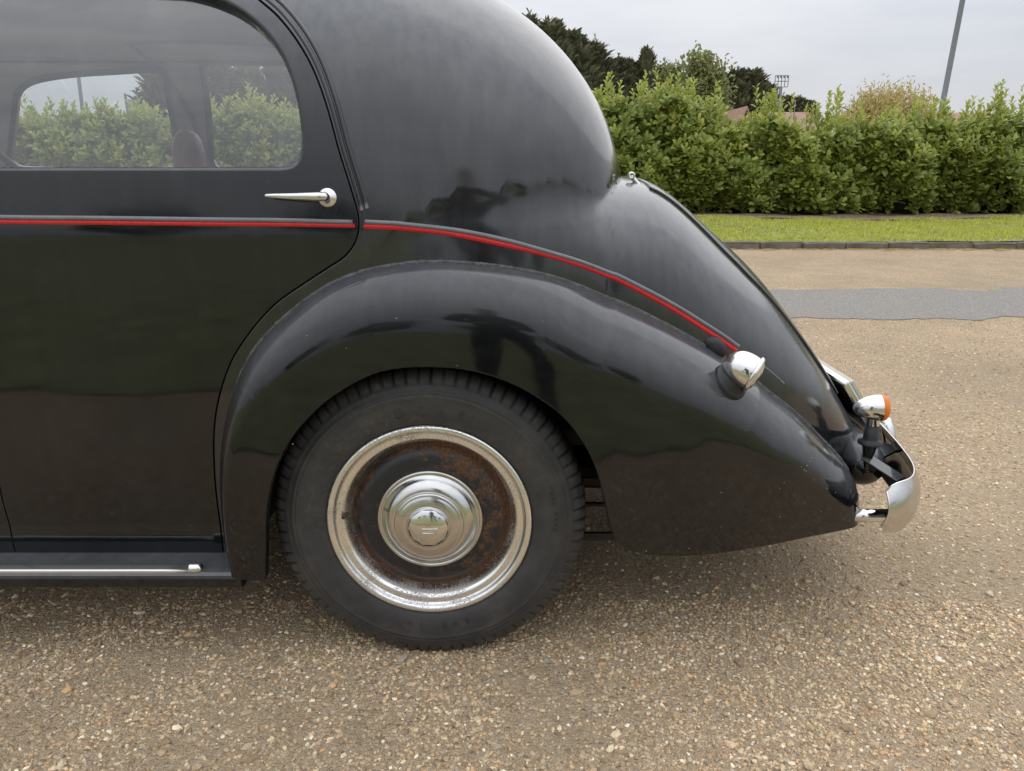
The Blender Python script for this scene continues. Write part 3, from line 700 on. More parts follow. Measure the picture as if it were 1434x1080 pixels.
PJ = (lambda d: np.stack([717 + F * J3[:, 0] / d, 540 - F * ((J3[:, 2] - H) * CT + J3[:, 1] * ST) / d], 1))(J3[:, 1] * CT - (J3[:, 2] - H) * ST)
def s_of(px): return dJ[np.argmin(((PJ - np.array(px)) ** 2).sum(1))]
hk = [(334, 779), (326, 726), (319, 643), (349, 500), (425, 422), (518, 377), (648, 368), (790, 392), (953, 465), (1065, 541), (1146, 610), (1190, 668), (1197, 720)]
hc_f = spl([s_of(p) for p in hk], [.030, .034, .045, .10, .135, .15, .16, .165, .16, .145, .115, .07, .04])
L3 = np.array([L_point(p) for p in L_px]); Lc = smooth_curve(L3[:, [0, 2]], .008)
def wing_fn(a, b):
    P = np.stack([a, b], 1); out = np.empty((len(P), 3))
    def yv(P):
        d = np.empty(len(P)); s_ = np.empty(len(P)); yj = np.empty(len(P))
        A = Jxz[:-1]; D = np.diff(Jxz, axis=0); LL = (D ** 2).sum(1)
        for i in range(0, len(P), 1500):
            q = P[i:i+1500, None] - A[None]; t = np.clip((q * D[None]).sum(-1) / LL, 0, 1)
            e2 = ((q - t[..., None] * D[None]) ** 2).sum(-1); k = e2.argmin(1); r = np.arange(len(k)); tt = t[r, k]
            d[i:i+1500] = np.sqrt(e2[r, k]); s_[i:i+1500] = dJ[k] + tt * np.sqrt(LL[k]); yj[i:i+1500] = J3[k, 1] + tt * (J3[k+1, 1] - J3[k, 1])
        u = np.clip(d / hc_f(s_), 0, 1); yo = Yout(P[:, 0], P[:, 1])
        return yo + (yj - yo) * (1 - np.clip(1 - (1 - u) ** 2.7, 0, 1) ** (1 / 2.0))
    Y = yv(P); e_ = 4e-4
    gx = (yv(P + (e_, 0)) - yv(P - (e_, 0))) / (2 * e_); gz = (yv(P + (0, e_)) - yv(P - (0, e_))) / (2 * e_)
    gx = np.clip(gx, -30, 30); gz = np.clip(gz, -30, 30)
    n = np.stack([gx, -np.ones_like(gx), gz], 1); n /= np.linalg.norm(n, axis=1)[:, None]
    return np.stack([a, Y, b], 1), n
Jr = resample(Jxz, .008)
wing_loop = np.concatenate([Jr, resample(np.array([Jr[-1], Lc[-1]]), .008)[1:-1] if np.linalg.norm(Jr[-1] - Lc[-1]) > .016 else np.zeros((0, 2)), Lc[::-1], resample(np.array([Lc[0], Jr[0]]), .008)[1:-1]])
tw = np.gradient(Jr, axis=0); tw /= np.linalg.norm(tw, axis=1)[:, None]; inn = np.stack([tw[:, 1], -tw[:, 0]], 1)
ex = []
for fr in (.004, .014, .035, .07, .12, .18, .26, .36, .48, .62, .8, 1.0):
    q = Jr + inn * (hc_f(np.linspace(0, dJ[-1], len(Jr))) * fr)[:, None]
    ex.append(q[::1 if fr > .02 else 1])
ex = np.concatenate(ex)
WCLR = .0006
def make_wing(side):
    fn = wing_fn if side > 0 else (lambda a, b: (lambda r: (r[0] * (1, -1, 1) + (0, 2 * YC, 0), r[1] * (1, -1, 1)))(wing_fn(a, b)))
    w = cdt_panel('rear_wing', wing_loop, [], fn, PAINT_WING, car, .010, ex, edge=.004, depth=.014, in_ring=WCLR)
    Pw = J3 + (0, -.002, 0); Pw = Pw if side > 0 else Pw * (1, -1, 1) + (0, 2 * YC, 0); tube('wing_piping', Pw + RNG.normal(0, .0004, Pw.shape), .0048, PIPING, w, 8)
    return w
wing = make_wing(1); wing2 = make_wing(-1)
tag(wing, 'near side black rear wing arching over the wheel'); tag(wing2, 'far side rear wing')
# wheel housing and chassis seen in the dark of the arch
def housing(side):
    yy = (lambda y: y) if side > 0 else (lambda y: 2 * YC - y)
    cx, cz, R = -.18, .36, .445; a = np.linspace(math.radians(-12), math.radians(192), 40)
    V = []; 
    for y in (1.60, 1.93): V += [(cx + R * math.cos(t), yy(y), cz + R * math.sin(t) * 1.02) for t in a]
    m = len(a); Fc = [(i, i+1, m+i+1, m+i) for i in range(m-1)] + [tuple(range(m, 2*m))]
    return mk('wheel_housing', V, Fc, DARK, car, smooth=False)
housing(1); housing(-1)
ch = box('chassis_rail', (-.3, 1.98, .40), (1.9, .06, .11), DARK, car); box('chassis_rail', (-.3, 2.62, .40), (1.9, .06, .11), DARK, car)
box('floor_pan', (-.95, YC, .30), (3.0, .9, .03), DARK, car); box('boot_floor', (.52, YC, .34), (.75, .95, .03), DARK, car)
lathe('rear_axle', [(.035, -.62), (.04, -.2), (.11, -.09), (.12, 0), (.11, .09), (.04, .2), (.035, .62)], (-.18, YC, .352), (0, 1, 0), DARK, car, 20)
STAY = plain('grimy_stay', (.045, .038, .035), .75, var=.4, scale=30)
for (p1, p2, Y, r) in (((798, 617), (824, 618), 1.66, .020), ((806, 682), (846, 679), 1.66, .009), ((806, 714), (852, 713), 1.70, .004), ((806, 760), (866, 757), 1.72, .010)):
    a, b = at(*p1, Y), at(*p2, Y); box('wing_stay', (a + b) / 2 + (0, .03, 0), (.14, .012, 2 * r), STAY, car)
# ---- wheel
WX, WZ, WY = at(602, 731, 1.52)[0], .352, 1.585
def make_wheel(side):
    y0 = WY if side > 0 else 2 * YC - WY; o = (WX, y0, WZ); ax = (0, -1, 0) if side > 0 else (0, 1, 0)
    wh = bpy.data.objects.new('wheel', None); LOCS[wh.name] = o; wh.location = Vector(o) - Vector(CARLOC); wh.parent = car; C.objects.link(wh); wh.empty_display_size = .1
    # tyre with cut tread blocks
    half_ = [(.226, .058), (.230, .066), (.238, .0725), (.252, .0778), (.268, .0798), (.284, .0800), (.2955, .0780), (.2985, .0800), (.3010, .0770), (.3045, .0764), (.307, .0786), (.3095, .0750), (.318, .0722), (.3235, .0705), (.325, .0690), (.333, .0665), (.342, .0625), (.350, .056), (.3545, .047), (.3565, .030), (.357, .012), (.357, 0)]
    pr = np.array(half_ + [(r, -h) for r, h in half_[-2::-1]]); nb = 78; per = 9; n = nb * per
    a = np.linspace(0, 2 * np.pi, n, endpoint=False); k = np.arange(n) % per
    R = np.repeat(pr[:, :1], n, 1); Hh = np.repeat(pr[:, 1:], n, 1)
    cut = np.where(k == 0, 1.0, np.where((k == 1), .8, 0.0)); blk = (np.arange(n) // per)
    dep = .006 * (1 + .4 * np.sin(blk * 2.4)) 
    w_ = np.clip((pr[:, 0] - .326) / .012, 0, 1)[:, None]
    R = R - w_ * (cut * dep)[None]; Hh = Hh - np.sign(Hh) * w_ * (cut * .0045)[None] * (np.abs(Hh) > .04)
    R = R + np.clip((pr[:, 0] - .33) / .02, 0, 1)[:, None] * (.0012 * np.sin(blk * 7.1))[None]
    M = np.array(Vector(ax).to_track_quat('Z', 'Y').to_matrix())
    V = np.stack([R * np.cos(a), R * np.sin(a), Hh], -1).reshape(-1, 3) @ M.T + np.array(o)
    V[:, 2] = np.maximum(V[:, 2], .003 + .0 * V[:, 2])
    m = len(pr); Fc = [(i*n+q, i*n+(q+1) % n, (i+1)*n+(q+1) % n, (i+1)*n+q) for i in range(m-1) for q in range(n)]
    def pm(nm, VV, FF, mat, par=None):
        ob = mk(nm, VV, FF, mat); ob.parent = wh; ob.matrix_parent_inverse = Matrix.Translation(-Vector(o)); return ob
    ty = pm('tyre', V, Fc, TYRE)
    def lp(nm, prof, mat, n=128): VV, FF = lathe_raw(dense(prof), o, ax, n); return pm(nm, VV, FF, mat)
    lp('trim_ring', [(.2275, .060), (.2315, .0675), (.2315, .0715), (.229, .0745), (.224, .0755), (.2185, .0735), (.2145, .068), (.211, .0635), (.205, .0625), (.199, .0615), (.1945, .0575), (.190, .051), (.186, .0435), (.1835, .034), (.182, .026)], CHROME_RIM)
    lp('wheel_disc', [(.183, .028), (.1795, .026), (.174, .0285), (.168, .037), (.160, .0445), (.150, .0485), (.140, .0495), (.128, .050), (.112, .049), (.05, .049)], RUST)
    hc = lp('hubcap', [(.1185, .046), (.1200, .053), (.1195, .0575), (.1170, .0600), (.1135, .0600), (.1115, .0585), (.1095, .0590), (.105, .0635), (.098, .0715), (.090, .0785), (.083, .0815), (.0795, .0812), (.0785, .0822), (.0775, .0862), (.0745, .0885), (.0715, .0890), (.066, .0915), (.058, .0935), (.050, .0940), (.0485, .0948), (.047, .0972), (.0445, .0985)], HUBCHROME)
    VV, FF = lathe_raw([(.0447, .0983), (.040, .1015), (.030, .1045), (.016, .1065), (.0, .1072)], o, ax, 10); bo = mk('centre_boss', VV, FF, CHROME); bo.parent = hc
    if side > 0:
        bars = [box_raw((WX + .004, y0 - .1064, WZ + .000), (.036, .004, .006), bev=.001), box_raw((WX, y0 - .1064, WZ - .009), (.024, .004, .003), bev=.0008)]
        VV, FF = join_raw(bars); em = mk('emblem', VV, FF, CHROME); em.parent = hc
        vp = np.array([WX - .1935, y0 - .058, WZ + .012]); VV, FF = lathe_raw([(.0055, -.01), (.0055, .010), (.0045, .014), (.0, .0145)], vp, (0, -1, .05), 14); vv = pm('valve', VV, FF, RUST)
        # raised lettering on the sidewall
        parts = []
        def word(txt, r, ang0, size, step):
            for i, c in enumerate(txt):
                if c == ' ': continue
                cu = bpy.data.curves.new('t', 'FONT'); cu.body = c; cu.size = size; cu.extrude = .0024; cu.align_x = 'CENTER'; cu.resolution_u = 2
                ob = bpy.data.objects.new('t', cu); C.objects.link(ob); dg = bpy.context.evaluated_depsgraph_get(); me = ob.evaluated_get(dg).to_mesh()
                VV = np.array([v.co[:] for v in me.vertices]); FF = [tuple(p.vertices) for p in me.polygons]
                ob.evaluated_get(dg).to_mesh_clear(); bpy.data.objects.remove(ob); bpy.data.curves.remove(cu)
                al = ang0 - i * step; rr = r + VV[:, 1]; x = VV[:, 0]
                X = rr * math.cos(al) + x * math.sin(al); Z = rr * math.sin(al) - x * math.cos(al); rad = np.hypot(X, Z)
                yy = np.interp(rad, pr[:m//2, 0], pr[:m//2, 1])
                parts.append((np.stack([WX + X, y0 - yy - VV[:, 2] + .0003, WZ + Z], 1), FF))
        word('LUCAS', .254, math.radians(112), .032, math.radians(9.6))
        word('TUBE TYPE', .280, math.radians(18), .012, math.radians(2.6)); word('600 16', .256, math.radians(-72), .022, math.radians(6))
        VV, FF = join_raw(parts); lt = tag(mk('raised_lettering', VV, FF, TYRE, smooth=False), kind='stuff'); lt.parent = ty
    return wh
wheel = make_wheel(1); wheel2 = make_wheel(-1)
tag(wheel, 'near side rear wheel with rusty disc and chrome hubcap'); tag(wheel2, 'far side rear wheel')
# ---- tail lamp on the wing
lc = at(1022, 532, 1.55)
def wing_pt(px, py):
    Y = 1.6
    for _ in range(30):
        q = at(px, py, Y); Y = .5 * Y + .5 * float(wing_fn(q[0:1], q[2:3])[0][0, 1])
    q = at(px, py, Y); return wing_fn(q[0:1], q[2:3])
pb, nb_ = wing_pt(1022, 535); pb, nb_ = pb[0], nb_[0]
tl = lathe('tail_lamp', [(.043, -.012), (.043, .003), (.041, .007), (.038, .008), (.037, .012), (.034, .014), (.033, .019), (.030, .021), (.029, .029), (.0, .030)], pb, nb_, RUBBER, car, 40)
tag(tl, 'teardrop chrome lamp on a cracked black rubber base')
axl = np.array([.78, -.34, -.40]); axl /= np.linalg.norm(axl); c0 = at(1043, 518, pb[1] - .020); k_ = 1.28
sc_ = lambda pr: [(a * k_, b * k_) for a, b in pr]
lathe('lamp_body', dense(sc_([(.0, -.036), (.010, -.0345), (.020, -.028), (.0272, -.017), (.030, -.004), (.030, .008), (.029, .014)])), c0, axl, CHROME, tl, 40)
lathe('lamp_rim', dense(sc_([(.029, .012), (.0325, .013), (.033, .017), (.031, .020), (.027, .021)]), 3), c0, axl, CHROME, tl, 40)
lathe('lens', dense(sc_([(.0275, .019), (.022, .024), (.012, .027), (.0, .028)])), c0, axl, CHROME, tl, 32)
tube('stalk', np.array([c0 - axl * .002, (c0 + pb) / 2, pb + nb_ * .01]), [.030, .027, .028], CHROME, tl, 20)
# small stone chips in the wing paint
CHIP = plain('chipped_paint_primer', (.55, .54, .50), .8)
chips = []
for (px, py, r_) in [(1130, 652, .0014), (1134, 646, .001), (1126, 658, .0012), (1137, 641, .0008), (1129, 660, .0009), (1122, 654, .0008), (1140, 672, .0008), (1098, 676, .001), (1158, 684, .0012), (1170, 690, .0009), (1092, 684, .0007), (555, 446, .0013), (485, 488, .0009), (430, 470, .0008), (1010, 690, .0008), (760, 450, .0008), (640, 512, .0009), (1150, 716, .0008), (410, 622, .001), (1010, 738, .0008), (1092, 724, .0009), (965, 768, .0011), (905, 772, .0012)]:
    p_, n_ = wing_pt(px, py)
    if np.isfinite(p_).all(): chips.append(lathe_raw([(r_ * random.uniform(.8, 1.3), -.001), (r_ * .7, .0006), (.0, .0006)], p_[0], n_[0], 6))
Vc, Fq = join_raw(chips); tag(mk('paint_chips', Vc, Fq, CHIP, wing), kind='stuff')
# ---- tail furniture: boot hinge, plate box, bumper, indicator
ph = at(879, 243, 1.92)
hp0 = at(884, 246, 1.90); hp1 = at(899, 264, 1.90)
hinge = tube('boot_hinge', smooth_curve(np.array([hp0, hp0 * .5 + hp1 * .5 + (.0, 0, -.002), hp1, at(930, 282, 1.905)]), .004), .0058, CHROME, car, 10)
lathe('pivot', [(.0035, -.006), (.009, -.006), (.0095, -.004), (.0095, .004), (.009, .006), (.0035, .006), (.003, .003), (.0, .003)], hp0, (0, -1, 0), CHROME, hinge, 18)
pa, pz = at(1150, 516, 2.12), at(1186, 578, 2.12)
ang = math.atan2(pz[2] - pa[2], pz[0] - pa[0]); mid = (pa + pz) / 2
plate = box('number_plate_box', mid + np.array([.008, .06, 0]), (np.linalg.norm(pz - pa), .42, .022), CHROME, car, rot=Matrix.Rotation(-ang, 4, 'Y'), bev=.006)
box('plate', mid + np.array([.008 + .016, .06, .010]), (np.linalg.norm(pz - pa) * .86, .40, .012), CREAM, plate, rot=Matrix.Rotation(-ang, 4, 'Y'), bev=.003)
lathe('lower_tail_roll', dense([(.0, -.50), (.03, -.49), (.06, -.44), (.07, -.34), (.074, 0), (.07, .34), (.06, .44), (.03, .49), (.0, .50)]), (.95, YC, .350), (0, 1, 0), PAINT, car, 32)
def bumper():
    plan = np.array([(.875, 1.585), (.915, 1.592), (.955, 1.625), (.99, 1.69), (1.02, 1.80), (1.05, 1.96), (1.075, 2.15), (1.08, 2.3)])
    pl = smooth_curve(plan, .012); pl = np.concatenate([pl, [(x, 2 * YC - y) for x, y in pl[-2::-1]]])
    T = np.gradient(pl, axis=0); T /= np.linalg.norm(T, axis=1)[:, None]; O = np.stack([T[:, 1], -T[:, 0]], 1)
    d = np.concatenate([[0], np.cumsum(np.linalg.norm(np.diff(pl, axis=0), axis=1))]); de = np.minimum(d, d[-1] - d)
    hh = .066 * np.sqrt(np.clip(1 - (1 - np.clip((de + .012) / .055, 0, 1)) ** 2.4, 0, 1)); a = np.linspace(-1, 1, 13)
    def sheet_(inset):
        V = []
        for i in range(len(pl)):
            for t in a:
                b_ = .020 * (1 - t * t) - inset; V.append((pl[i, 0] + O[i, 0] * b_, pl[i, 1] + O[i, 1] * b_, .352 + hh[i] * t * (1 - inset * 2)))
        return np.array(V)
    k = len(a); m = len(pl); Fc = [(i*k+j, (i+1)*k+j, (i+1)*k+j+1, i*k+j+1) for i in range(m-1) for j in range(k-1)]
    b = mk('bumper', sheet_(0), Fc, HUBCHROME, car); bi = mk('bumper_back', sheet_(.004), [f[::-1] for f in Fc], PAINT, b)
    edge_ = np.concatenate([sheet_(.002).reshape(m, k, 3)[:, -1]]); tube('bumper_top_edge', edge_, .0022, CHROME, b, 6)
    edge_ = np.concatenate([sheet_(.002).reshape(m, k, 3)[:, 0]]); tube('bumper_bottom_edge', edge_, .0022, CHROME, b, 6)
    edge_ = sheet_(.002).reshape(m, k, 3)[0]; tube('bumper_end_edge', edge_, .0022, CHROME, b, 6)
    return b
bump_o = bumper(); tag(bump_o, 'chrome blade bumper curling round the tail')
tube('bumper_tube', np.array([at(1190, 722, 1.66), at(1245, 722, 1.66)]), .0165, CHROME, bump_o, 20)
def bar(name, a, b, s, mat, par):
    a, b = np.array(a), np.array(b); d = Vector(b - a); R = d.to_track_quat('X', 'Z').to_matrix().to_4x4()
    return box(name, (a + b) / 2, (d.length, s[0], s[1]), mat, par, rot=R, bev=.002)
bar('bumper_bracket', at(1212, 640, 1.80), at(1262, 672, 1.72), (.045, .006), PAINT, bump_o)
bar('bumper_bracket', at(1200, 650, 1.85), at(1250, 625, 1.93), (.05, .008), PAINT, bump_o)
ic = at(1221, 571, 1.80)
ind = lathe('indicator_lamp', dense([(.0, -.046), (.007, -.044), (.018, -.034), (.028, -.016), (.033, .004), (.034, .016), (.034, .022)]), ic, (1, -.12, .06), CHROME, car, 40)
lathe('amber_lens', dense([(.0345, .020), (.0345, .026), (.030, .034), (.018, .039), (.0, .040)]), ic, (1, -.12, .06), AMBER, ind, 40)
ib = np.array([ic[0] + .008, ic[1], ic[2]])
lathe('collar', [(.015, -.050), (.0165, -.048), (.0165, -.026), (.020, -.018)], ib, (0, 0, 1), CHROME, ind, 24)
lathe('rubber_stem', [(.030, -.098), (.030, -.092), (.0205, -.088), (.0185, -.082), (.0175, -.048), (.0, -.047)], ib, (0, 0, 1), RUBBER, ind, 24)
lathe('mounting_spike', [(.0, -.175), (.006, -.165), (.013, -.13), (.020, -.098), (.030, -.098)], ib, (0, 0, 1), PAINT, ind, 20)
ovr = tube('overrider', smooth_curve(np.array([at(1238, 585, 2.02), at(1243, 600, 2.0), at(1246, 620, 1.99), at(1246, 645, 1.98)]), .01), [.010] + [.019] * 0 + list(np.full(len(smooth_curve(np.array([at(1238, 585, 2.02), at(1243, 600, 2.0), at(1246, 620, 1.99), at(1246, 645, 1.98)]), .01)) - 1, .018)), CHROME, bump_o, 14)
# rubber grommet lump above the wing by the coachline end
gp = hit([(1000, 486)])[0]; Pg, ng = surf(gp[0:1], gp[1:2] / BS)
Vg, Fg = lathe_raw(dense([(.0, .016), (.012, .014), (.02, .007), (.023, -.002)]), (0, 0, 0), (0, 0, 1), 24); Vg[:, 0] *= 1.5
Mg = np.array((Matrix.Rotation(math.radians(38), 3, 'Y'))) @ np.array(Matrix.Rotation(math.radians(90), 3, 'X'))
mk('lamp_grommet', Vg @ Mg.T + Pg[0], Fg, RUBBER, car)
# ---- inside: lining, seats, steering wheel, windscreen
def rect(x0, x1, b0, b1, st=.03):
    k = np.array([(x0, b0), (x1, b0), (x1, b1), (x0, b1)]); return np.concatenate([resample(np.array([k[i], k[(i+1) % 4]]), st)[:-1] for i in range(4)])
cdt_panel('headlining', rect(XF + .35, .20, -bt + .015, bt - .015), [], body_fn(-.028), LINING, car, .05, edge=None)
wb = float(rear_win[0][1]) + .035
for sg_ in (1, -1):
    cdt_panel('door_trim', rect(XF + .2, -.30, sg_ * wb, sg_ * b_at(-1.0, .55)), [], body_fn(-.04), LEATHER, car, .05, edge=None)
for sg_ in (1, -1):
    fl_ = (lambda q: q) if sg_ > 0 else mirror
    cdt_panel('window_surround', rect(XF + .3, -.43, sg_ * (bt - .005), sg_ * (wb - .01)), [fl_(offset_loop(rear_win_loop, -.010)), fl_(offset_loop(front_win_loop, -.010))], body_fn(-.026), LINING, car, .04, edge=None)
cdt_panel('quarter_trim', rect(-.42, .20, bt, wb), [], body_fn(-.03), LINING, car, .05, edge=None); cdt_panel('quarter_trim', rect(-.42, .20, -wb, -bt), [], body_fn(-.03), LINING, car, .05, edge=None)
box('bulkhead', (XF + .06, YC, .68), (.03, 1.36, .84), DARK, car)
box('dashboard', (-2.12, YC, 1.0), (.16, 1.28, .16), LEATHER, car, bev=.03)
def seat(name, x, yc, wd, top, lean):
    V = []; Fc = []; nz, na = 16, 28
    for k in range(nz + 1):
        t = k / nz; z = .55 + (top - .55) * (1 - (1 - t) ** 1.8); e_ = (1 - max(0, (t - .35) / .65) ** 3.2) ** .5 if t < 1 else .001
        for a in np.linspace(0, 2 * np.pi, na, endpoint=False):
            ca, sa = math.cos(a), math.sin(a); sq = lambda v, p: math.copysign(abs(v) ** p, v)
            V.append((x + (z - .55) * lean + .055 * e_ * sq(ca, .7), yc + wd * .5 * e_ ** .6 * sq(sa, .4), z))
    Fc = [(k*na+i, k*na+(i+1) % na, (k+1)*na+(i+1) % na, (k+1)*na+i) for k in range(nz) for i in range(na)] + [tuple(nz*na + i for i in range(na))]
    return mk(name, V, Fc, LEATHER, car)
sx = at(262, 210, 2.6)[0]
for y, tp in ((1.98, 1.02), (2.62, 1.06)):
    s_ = seat('front_seat', sx - .08, y, .46, tp, .10)
    if y > 2: Vr, Fr = lathe_raw(dense([(.0, -.13), (.05, -.125), (.072, -.08), (.078, 0), (.074, .06), (.055, .105), (.02, .125), (.0, .127)]), (0, 0, 0), (0, 0, 1), 28); mk('headrest', Vr * (.66, .8, .9) + (at(264, 212, 2.62)[0], 2.62, at(264, 212, 2.62)[2] - .045), Fr, LEATHER, s_)
    box('seat_cushion', (sx - .32, y, .52), (.50, .50, .16), LEATHER, s_, bev=.05)
s_ = seat('rear_seat', -.18, YC, 1.20, .98, .16); box('seat_cushion', (-.48, YC, .50), (.55, 1.15, .18), LEATHER, s_, bev=.05)
def torus(name, c, R, r, axis, mat, par):
    M = np.array(Vector(axis).to_track_quat('Z', 'Y').to_matrix()); a = np.linspace(0, 2 * np.pi, 60, endpoint=False)
    return tube(name, np.stack([R * np.cos(a), R * np.sin(a), 0 * a], 1) @ M.T + np.asarray(c), r, mat, par, 10, closed=True)
swc = at(-8, 262, 2.62); sw = torus('steering_wheel', swc, .215, .013, (.82, 0, .57), RUBBER, car)
for k in range(3):
    a = k * 2.094 + .5; M = np.array(Vector((.82, 0, .57)).to_track_quat('Z', 'Y').to_matrix()); e_ = M @ np.array([.21 * math.cos(a), .21 * math.sin(a), 0])
    tube('spoke', np.array([swc, swc + e_]), .005, CHROME, sw, 8)
tube('column', np.array([swc, swc - np.array([.82, 0, .57]) * .5]), .02, DARK, sw, 10)
V = [(-2.28, YC - .60, 1.06), (-2.28, YC + .60, 1.06), (-2.02, YC + .50, 1.55), (-2.02, YC - .50, 1.55)]
mk('windscreen', V, [(0, 1, 2, 3)], GLASS, car, smooth=False)
# ------------------------------------------------------------------ planting and far things
def nrm(a): return a / (np.linalg.norm(a, axis=-1, keepdims=True) + 1e-12)
def leaves(P, D, U, l, w, droop=.15, fold=.12):
    """six-vertex leaves: base P, direction D, face normal U"""
    D = nrm(D); S_ = nrm(np.cross(D, U)); U = np.cross(S_, D); l = l[:, None]; w = w[:, None]
    b = P; c1 = P + D * l * .32; c2 = P + D * l * .76 - U * l * droop * .4; tip = P + D * l - U * l * droop
    V = np.stack([b, c1 - S_ * w * .38 + U * w * fold, c1 + S_ * w * .38 + U * w * fold, c2 - S_ * w * .47 + U * w * fold, c2 + S_ * w * .47 + U * w * fold, tip], 1).reshape(-1, 3)
    n = len(P); o = (np.arange(n) * 6)[:, None]
    T = np.array([[0, 2, 1], [1, 2, 4], [1, 4, 3], [3, 4, 5]]); Fc = (o[:, :, None] + T[None]).reshape(-1, 3)
    return V, Fc
def shoots(B, D, L_, nl, ll, lw, spread=1.0):
    """leafy shoots: base B, direction D, length L_; nl leaves each in a spiral"""
    n = len(B); D = nrm(D); A = nrm(np.cross(D, np.array([.3, .9, .2]))); E_ = np.cross(D, A)
    k = np.arange(nl); ph = k * 2.4
    t = (k + .8) / nl
    ang = ph[None] + RNG.uniform(0, 6.28, (n, 1)); out = np.cos(ang)[..., None] * A[:, None] + np.sin(ang)[..., None] * E_[:, None]
    P = B[:, None] + D[:, None] * (L_[:, None] * t[None])[..., None]
    up = (1.25 - .8 * (1 - t))[None, :, None]
    LD = out * spread + D[:, None] * up * .95 + np.array([0, 0, .25]) + RNG.normal(0, .18, (n, nl, 3)); 
    U = D[:, None] - out * .35 + RNG.normal(0, .15, (n, nl, 3)) + np.array([0, -.6, .55])
    l = RNG.uniform(ll[0], ll[1], (n, nl)) * (1 - .25 * t[None] ** 3); w = l * RNG.uniform(lw[0], lw[1], (n, nl))
    return leaves(P.reshape(-1, 3), LD.reshape(-1, 3), U.reshape(-1, 3), l.ravel(), w.ravel())
HF = HY + .45
prof_px = [(-300, 150), (-100, 150), (20, 150), (70, 152), (130, 143), (200, 146), (240, 158), (300, 142), (350, 135), (420, 150), (600, 128), (780, 125), (840, 122), (880, 128), (935, 116), (985, 132), (1022, 160), (1052, 166), (1066, 148), (1085, 150), (1104, 172), (1140, 172), (1180, 160), (1230, 160), (1290, 150), (1345, 158), (1395, 145), (1434, 146), (1600, 150), (1800, 150)]
pp = np.array([at(p[0], p[1] + 16, HF + .5) for p in prof_px]); top_f = lambda x: np.interp(x, pp[:, 0], pp[:, 2])
def face_y(x, z):
    return HF + .34 * np.abs(np.sin(x * 1.18 + .5 + .5 * np.sin(x * .7))) ** .7 * -1 + .30 + .14 * np.sin(x * 3.1 + z * 2.7) + .12 * np.sin(x * 5.3 + z * 2.1) + .34 * np.clip(z - 1.1, 0, 2) ** 1.2 + .3 * np.exp(-z / .4) - .08 * np.sin(z * 4 + x)
hedge = thing('laurel_hedge', 'tall glossy laurel hedge growing behind the grass verge', 'hedge', (0, HF, 0))
n = 5600; x = RNG.uniform(-15.5, 16, n); z = .06 + RNG.uniform(0, 1, n) ** .9 * (top_f(x) - .35)
B = np.stack([x, face_y(x, z) + RNG.uniform(.0, .30, n), z], 1)
D = np.stack([RNG.normal(0, .38, n), -RNG.uniform(.25, 1.0, n), RNG.uniform(.35, 1.1, n)], 1)
V, Fc = shoots(B, D, RNG.uniform(.24, .45, n), 11, (.13, .25), (.44, .58))
tag(mk('foliage', V, Fc, LAUREL, hedge), kind='stuff')
n = 1500; x = RNG.uniform(-15.5, 16, n); tz = top_f(x); z = tz - RNG.uniform(.1, .85, n) ** 1.3
B = np.stack([x, face_y(x, z) + RNG.uniform(0, .9, n), z], 1); D = np.stack([RNG.normal(0, .25, n), RNG.normal(-.25, .3, n), np.full(n, 1.)], 1)
V, Fc = shoots(B, D, RNG.uniform(.22, .48, n), 12, (.11, .19), (.42, .54), .85)
n2 = 1500; x = RNG.uniform(-15.5, 16, n2); z = .9 + RNG.uniform(0, 1, n2) ** .7 * (top_f(x) - 1.2); sel = np.sin(x * 2.9 + z * 1.7) + np.sin(x * 1.3 - z * 3.1) > -.3; x, z = x[sel], z[sel]; n2 = len(x)  # upper-face shoots: light from above put into paler leaf colour
B = np.stack([x, face_y(x, z) + RNG.uniform(-.05, .1, n2), z], 1); D = np.stack([RNG.normal(0, .35, n2), -RNG.uniform(.2, .8, n2), RNG.uniform(.6, 1.1, n2)], 1)
Va, Fa = shoots(B, D, RNG.uniform(.22, .4, n2), 9, (.12, .22), (.44, .56)); Fc = np.concatenate([Fc, Fa + len(V)]); V = np.concatenate([V, Va])
tall = [(40, 136), (78, 140), (98, 144), (140, 140), (190, 138), (850, 105), (862, 112), (895, 103), (930, 98), (944, 104), (1000, 116), (1070, 122), (1078, 126), (1100, 134), (1130, 148), (1168, 128), (1172, 124), (1205, 145), (1290, 136), (1300, 138), (1330, 140), (1362, 138), (1402, 118), (1408, 114), (1430, 122), (1310, 140), (1240, 150), (1150, 146), (970, 110), (340, 122), (355, 118), (320, 140)]
tb_ = []; tl_ = []
for (px, py) in tall:
    for k in range(3):
        q = at(px + random.uniform(-9, 9), py + random.uniform(0, 14) * k, HF + .5 + random.uniform(-.2, .3)); ln = random.uniform(.45, .75); tb_.append(q - (0, 0, ln)); tl_.append(ln)
Va, Fa = shoots(np.array(tb_), np.array([(random.gauss(0, .10), random.gauss(0, .1), 1) for _ in tb_]), np.array(tl_), 15, (.12, .19), (.40, .52), .8)
Fc = np.concatenate([Fc, Fa + len(V)]); V = np.concatenate([V, Va])
tag(mk('young_lit_shoots', V, Fc, LAUREL_NEW_LIT, hedge), 'paler yellow green young shoots along the top, and upper face leaves coloured as if top lit', kind='stuff')
CORE = plain('hedge_gap_shade', (.016, .022, .008), .9, var=.5, scale=5)  # near-black sheet behind the leaves, shade of the gaps put in its colour
gx, gz = np.meshgrid(np.linspace(-16, 16.5, 220), np.linspace(0, 1, 20)); ZZ = .0 + gz * (top_f(gx) - .22); YY = face_y(gx, ZZ) + .33 + .5 * gz ** 6 + RNG.normal(0, .05, gx.shape)
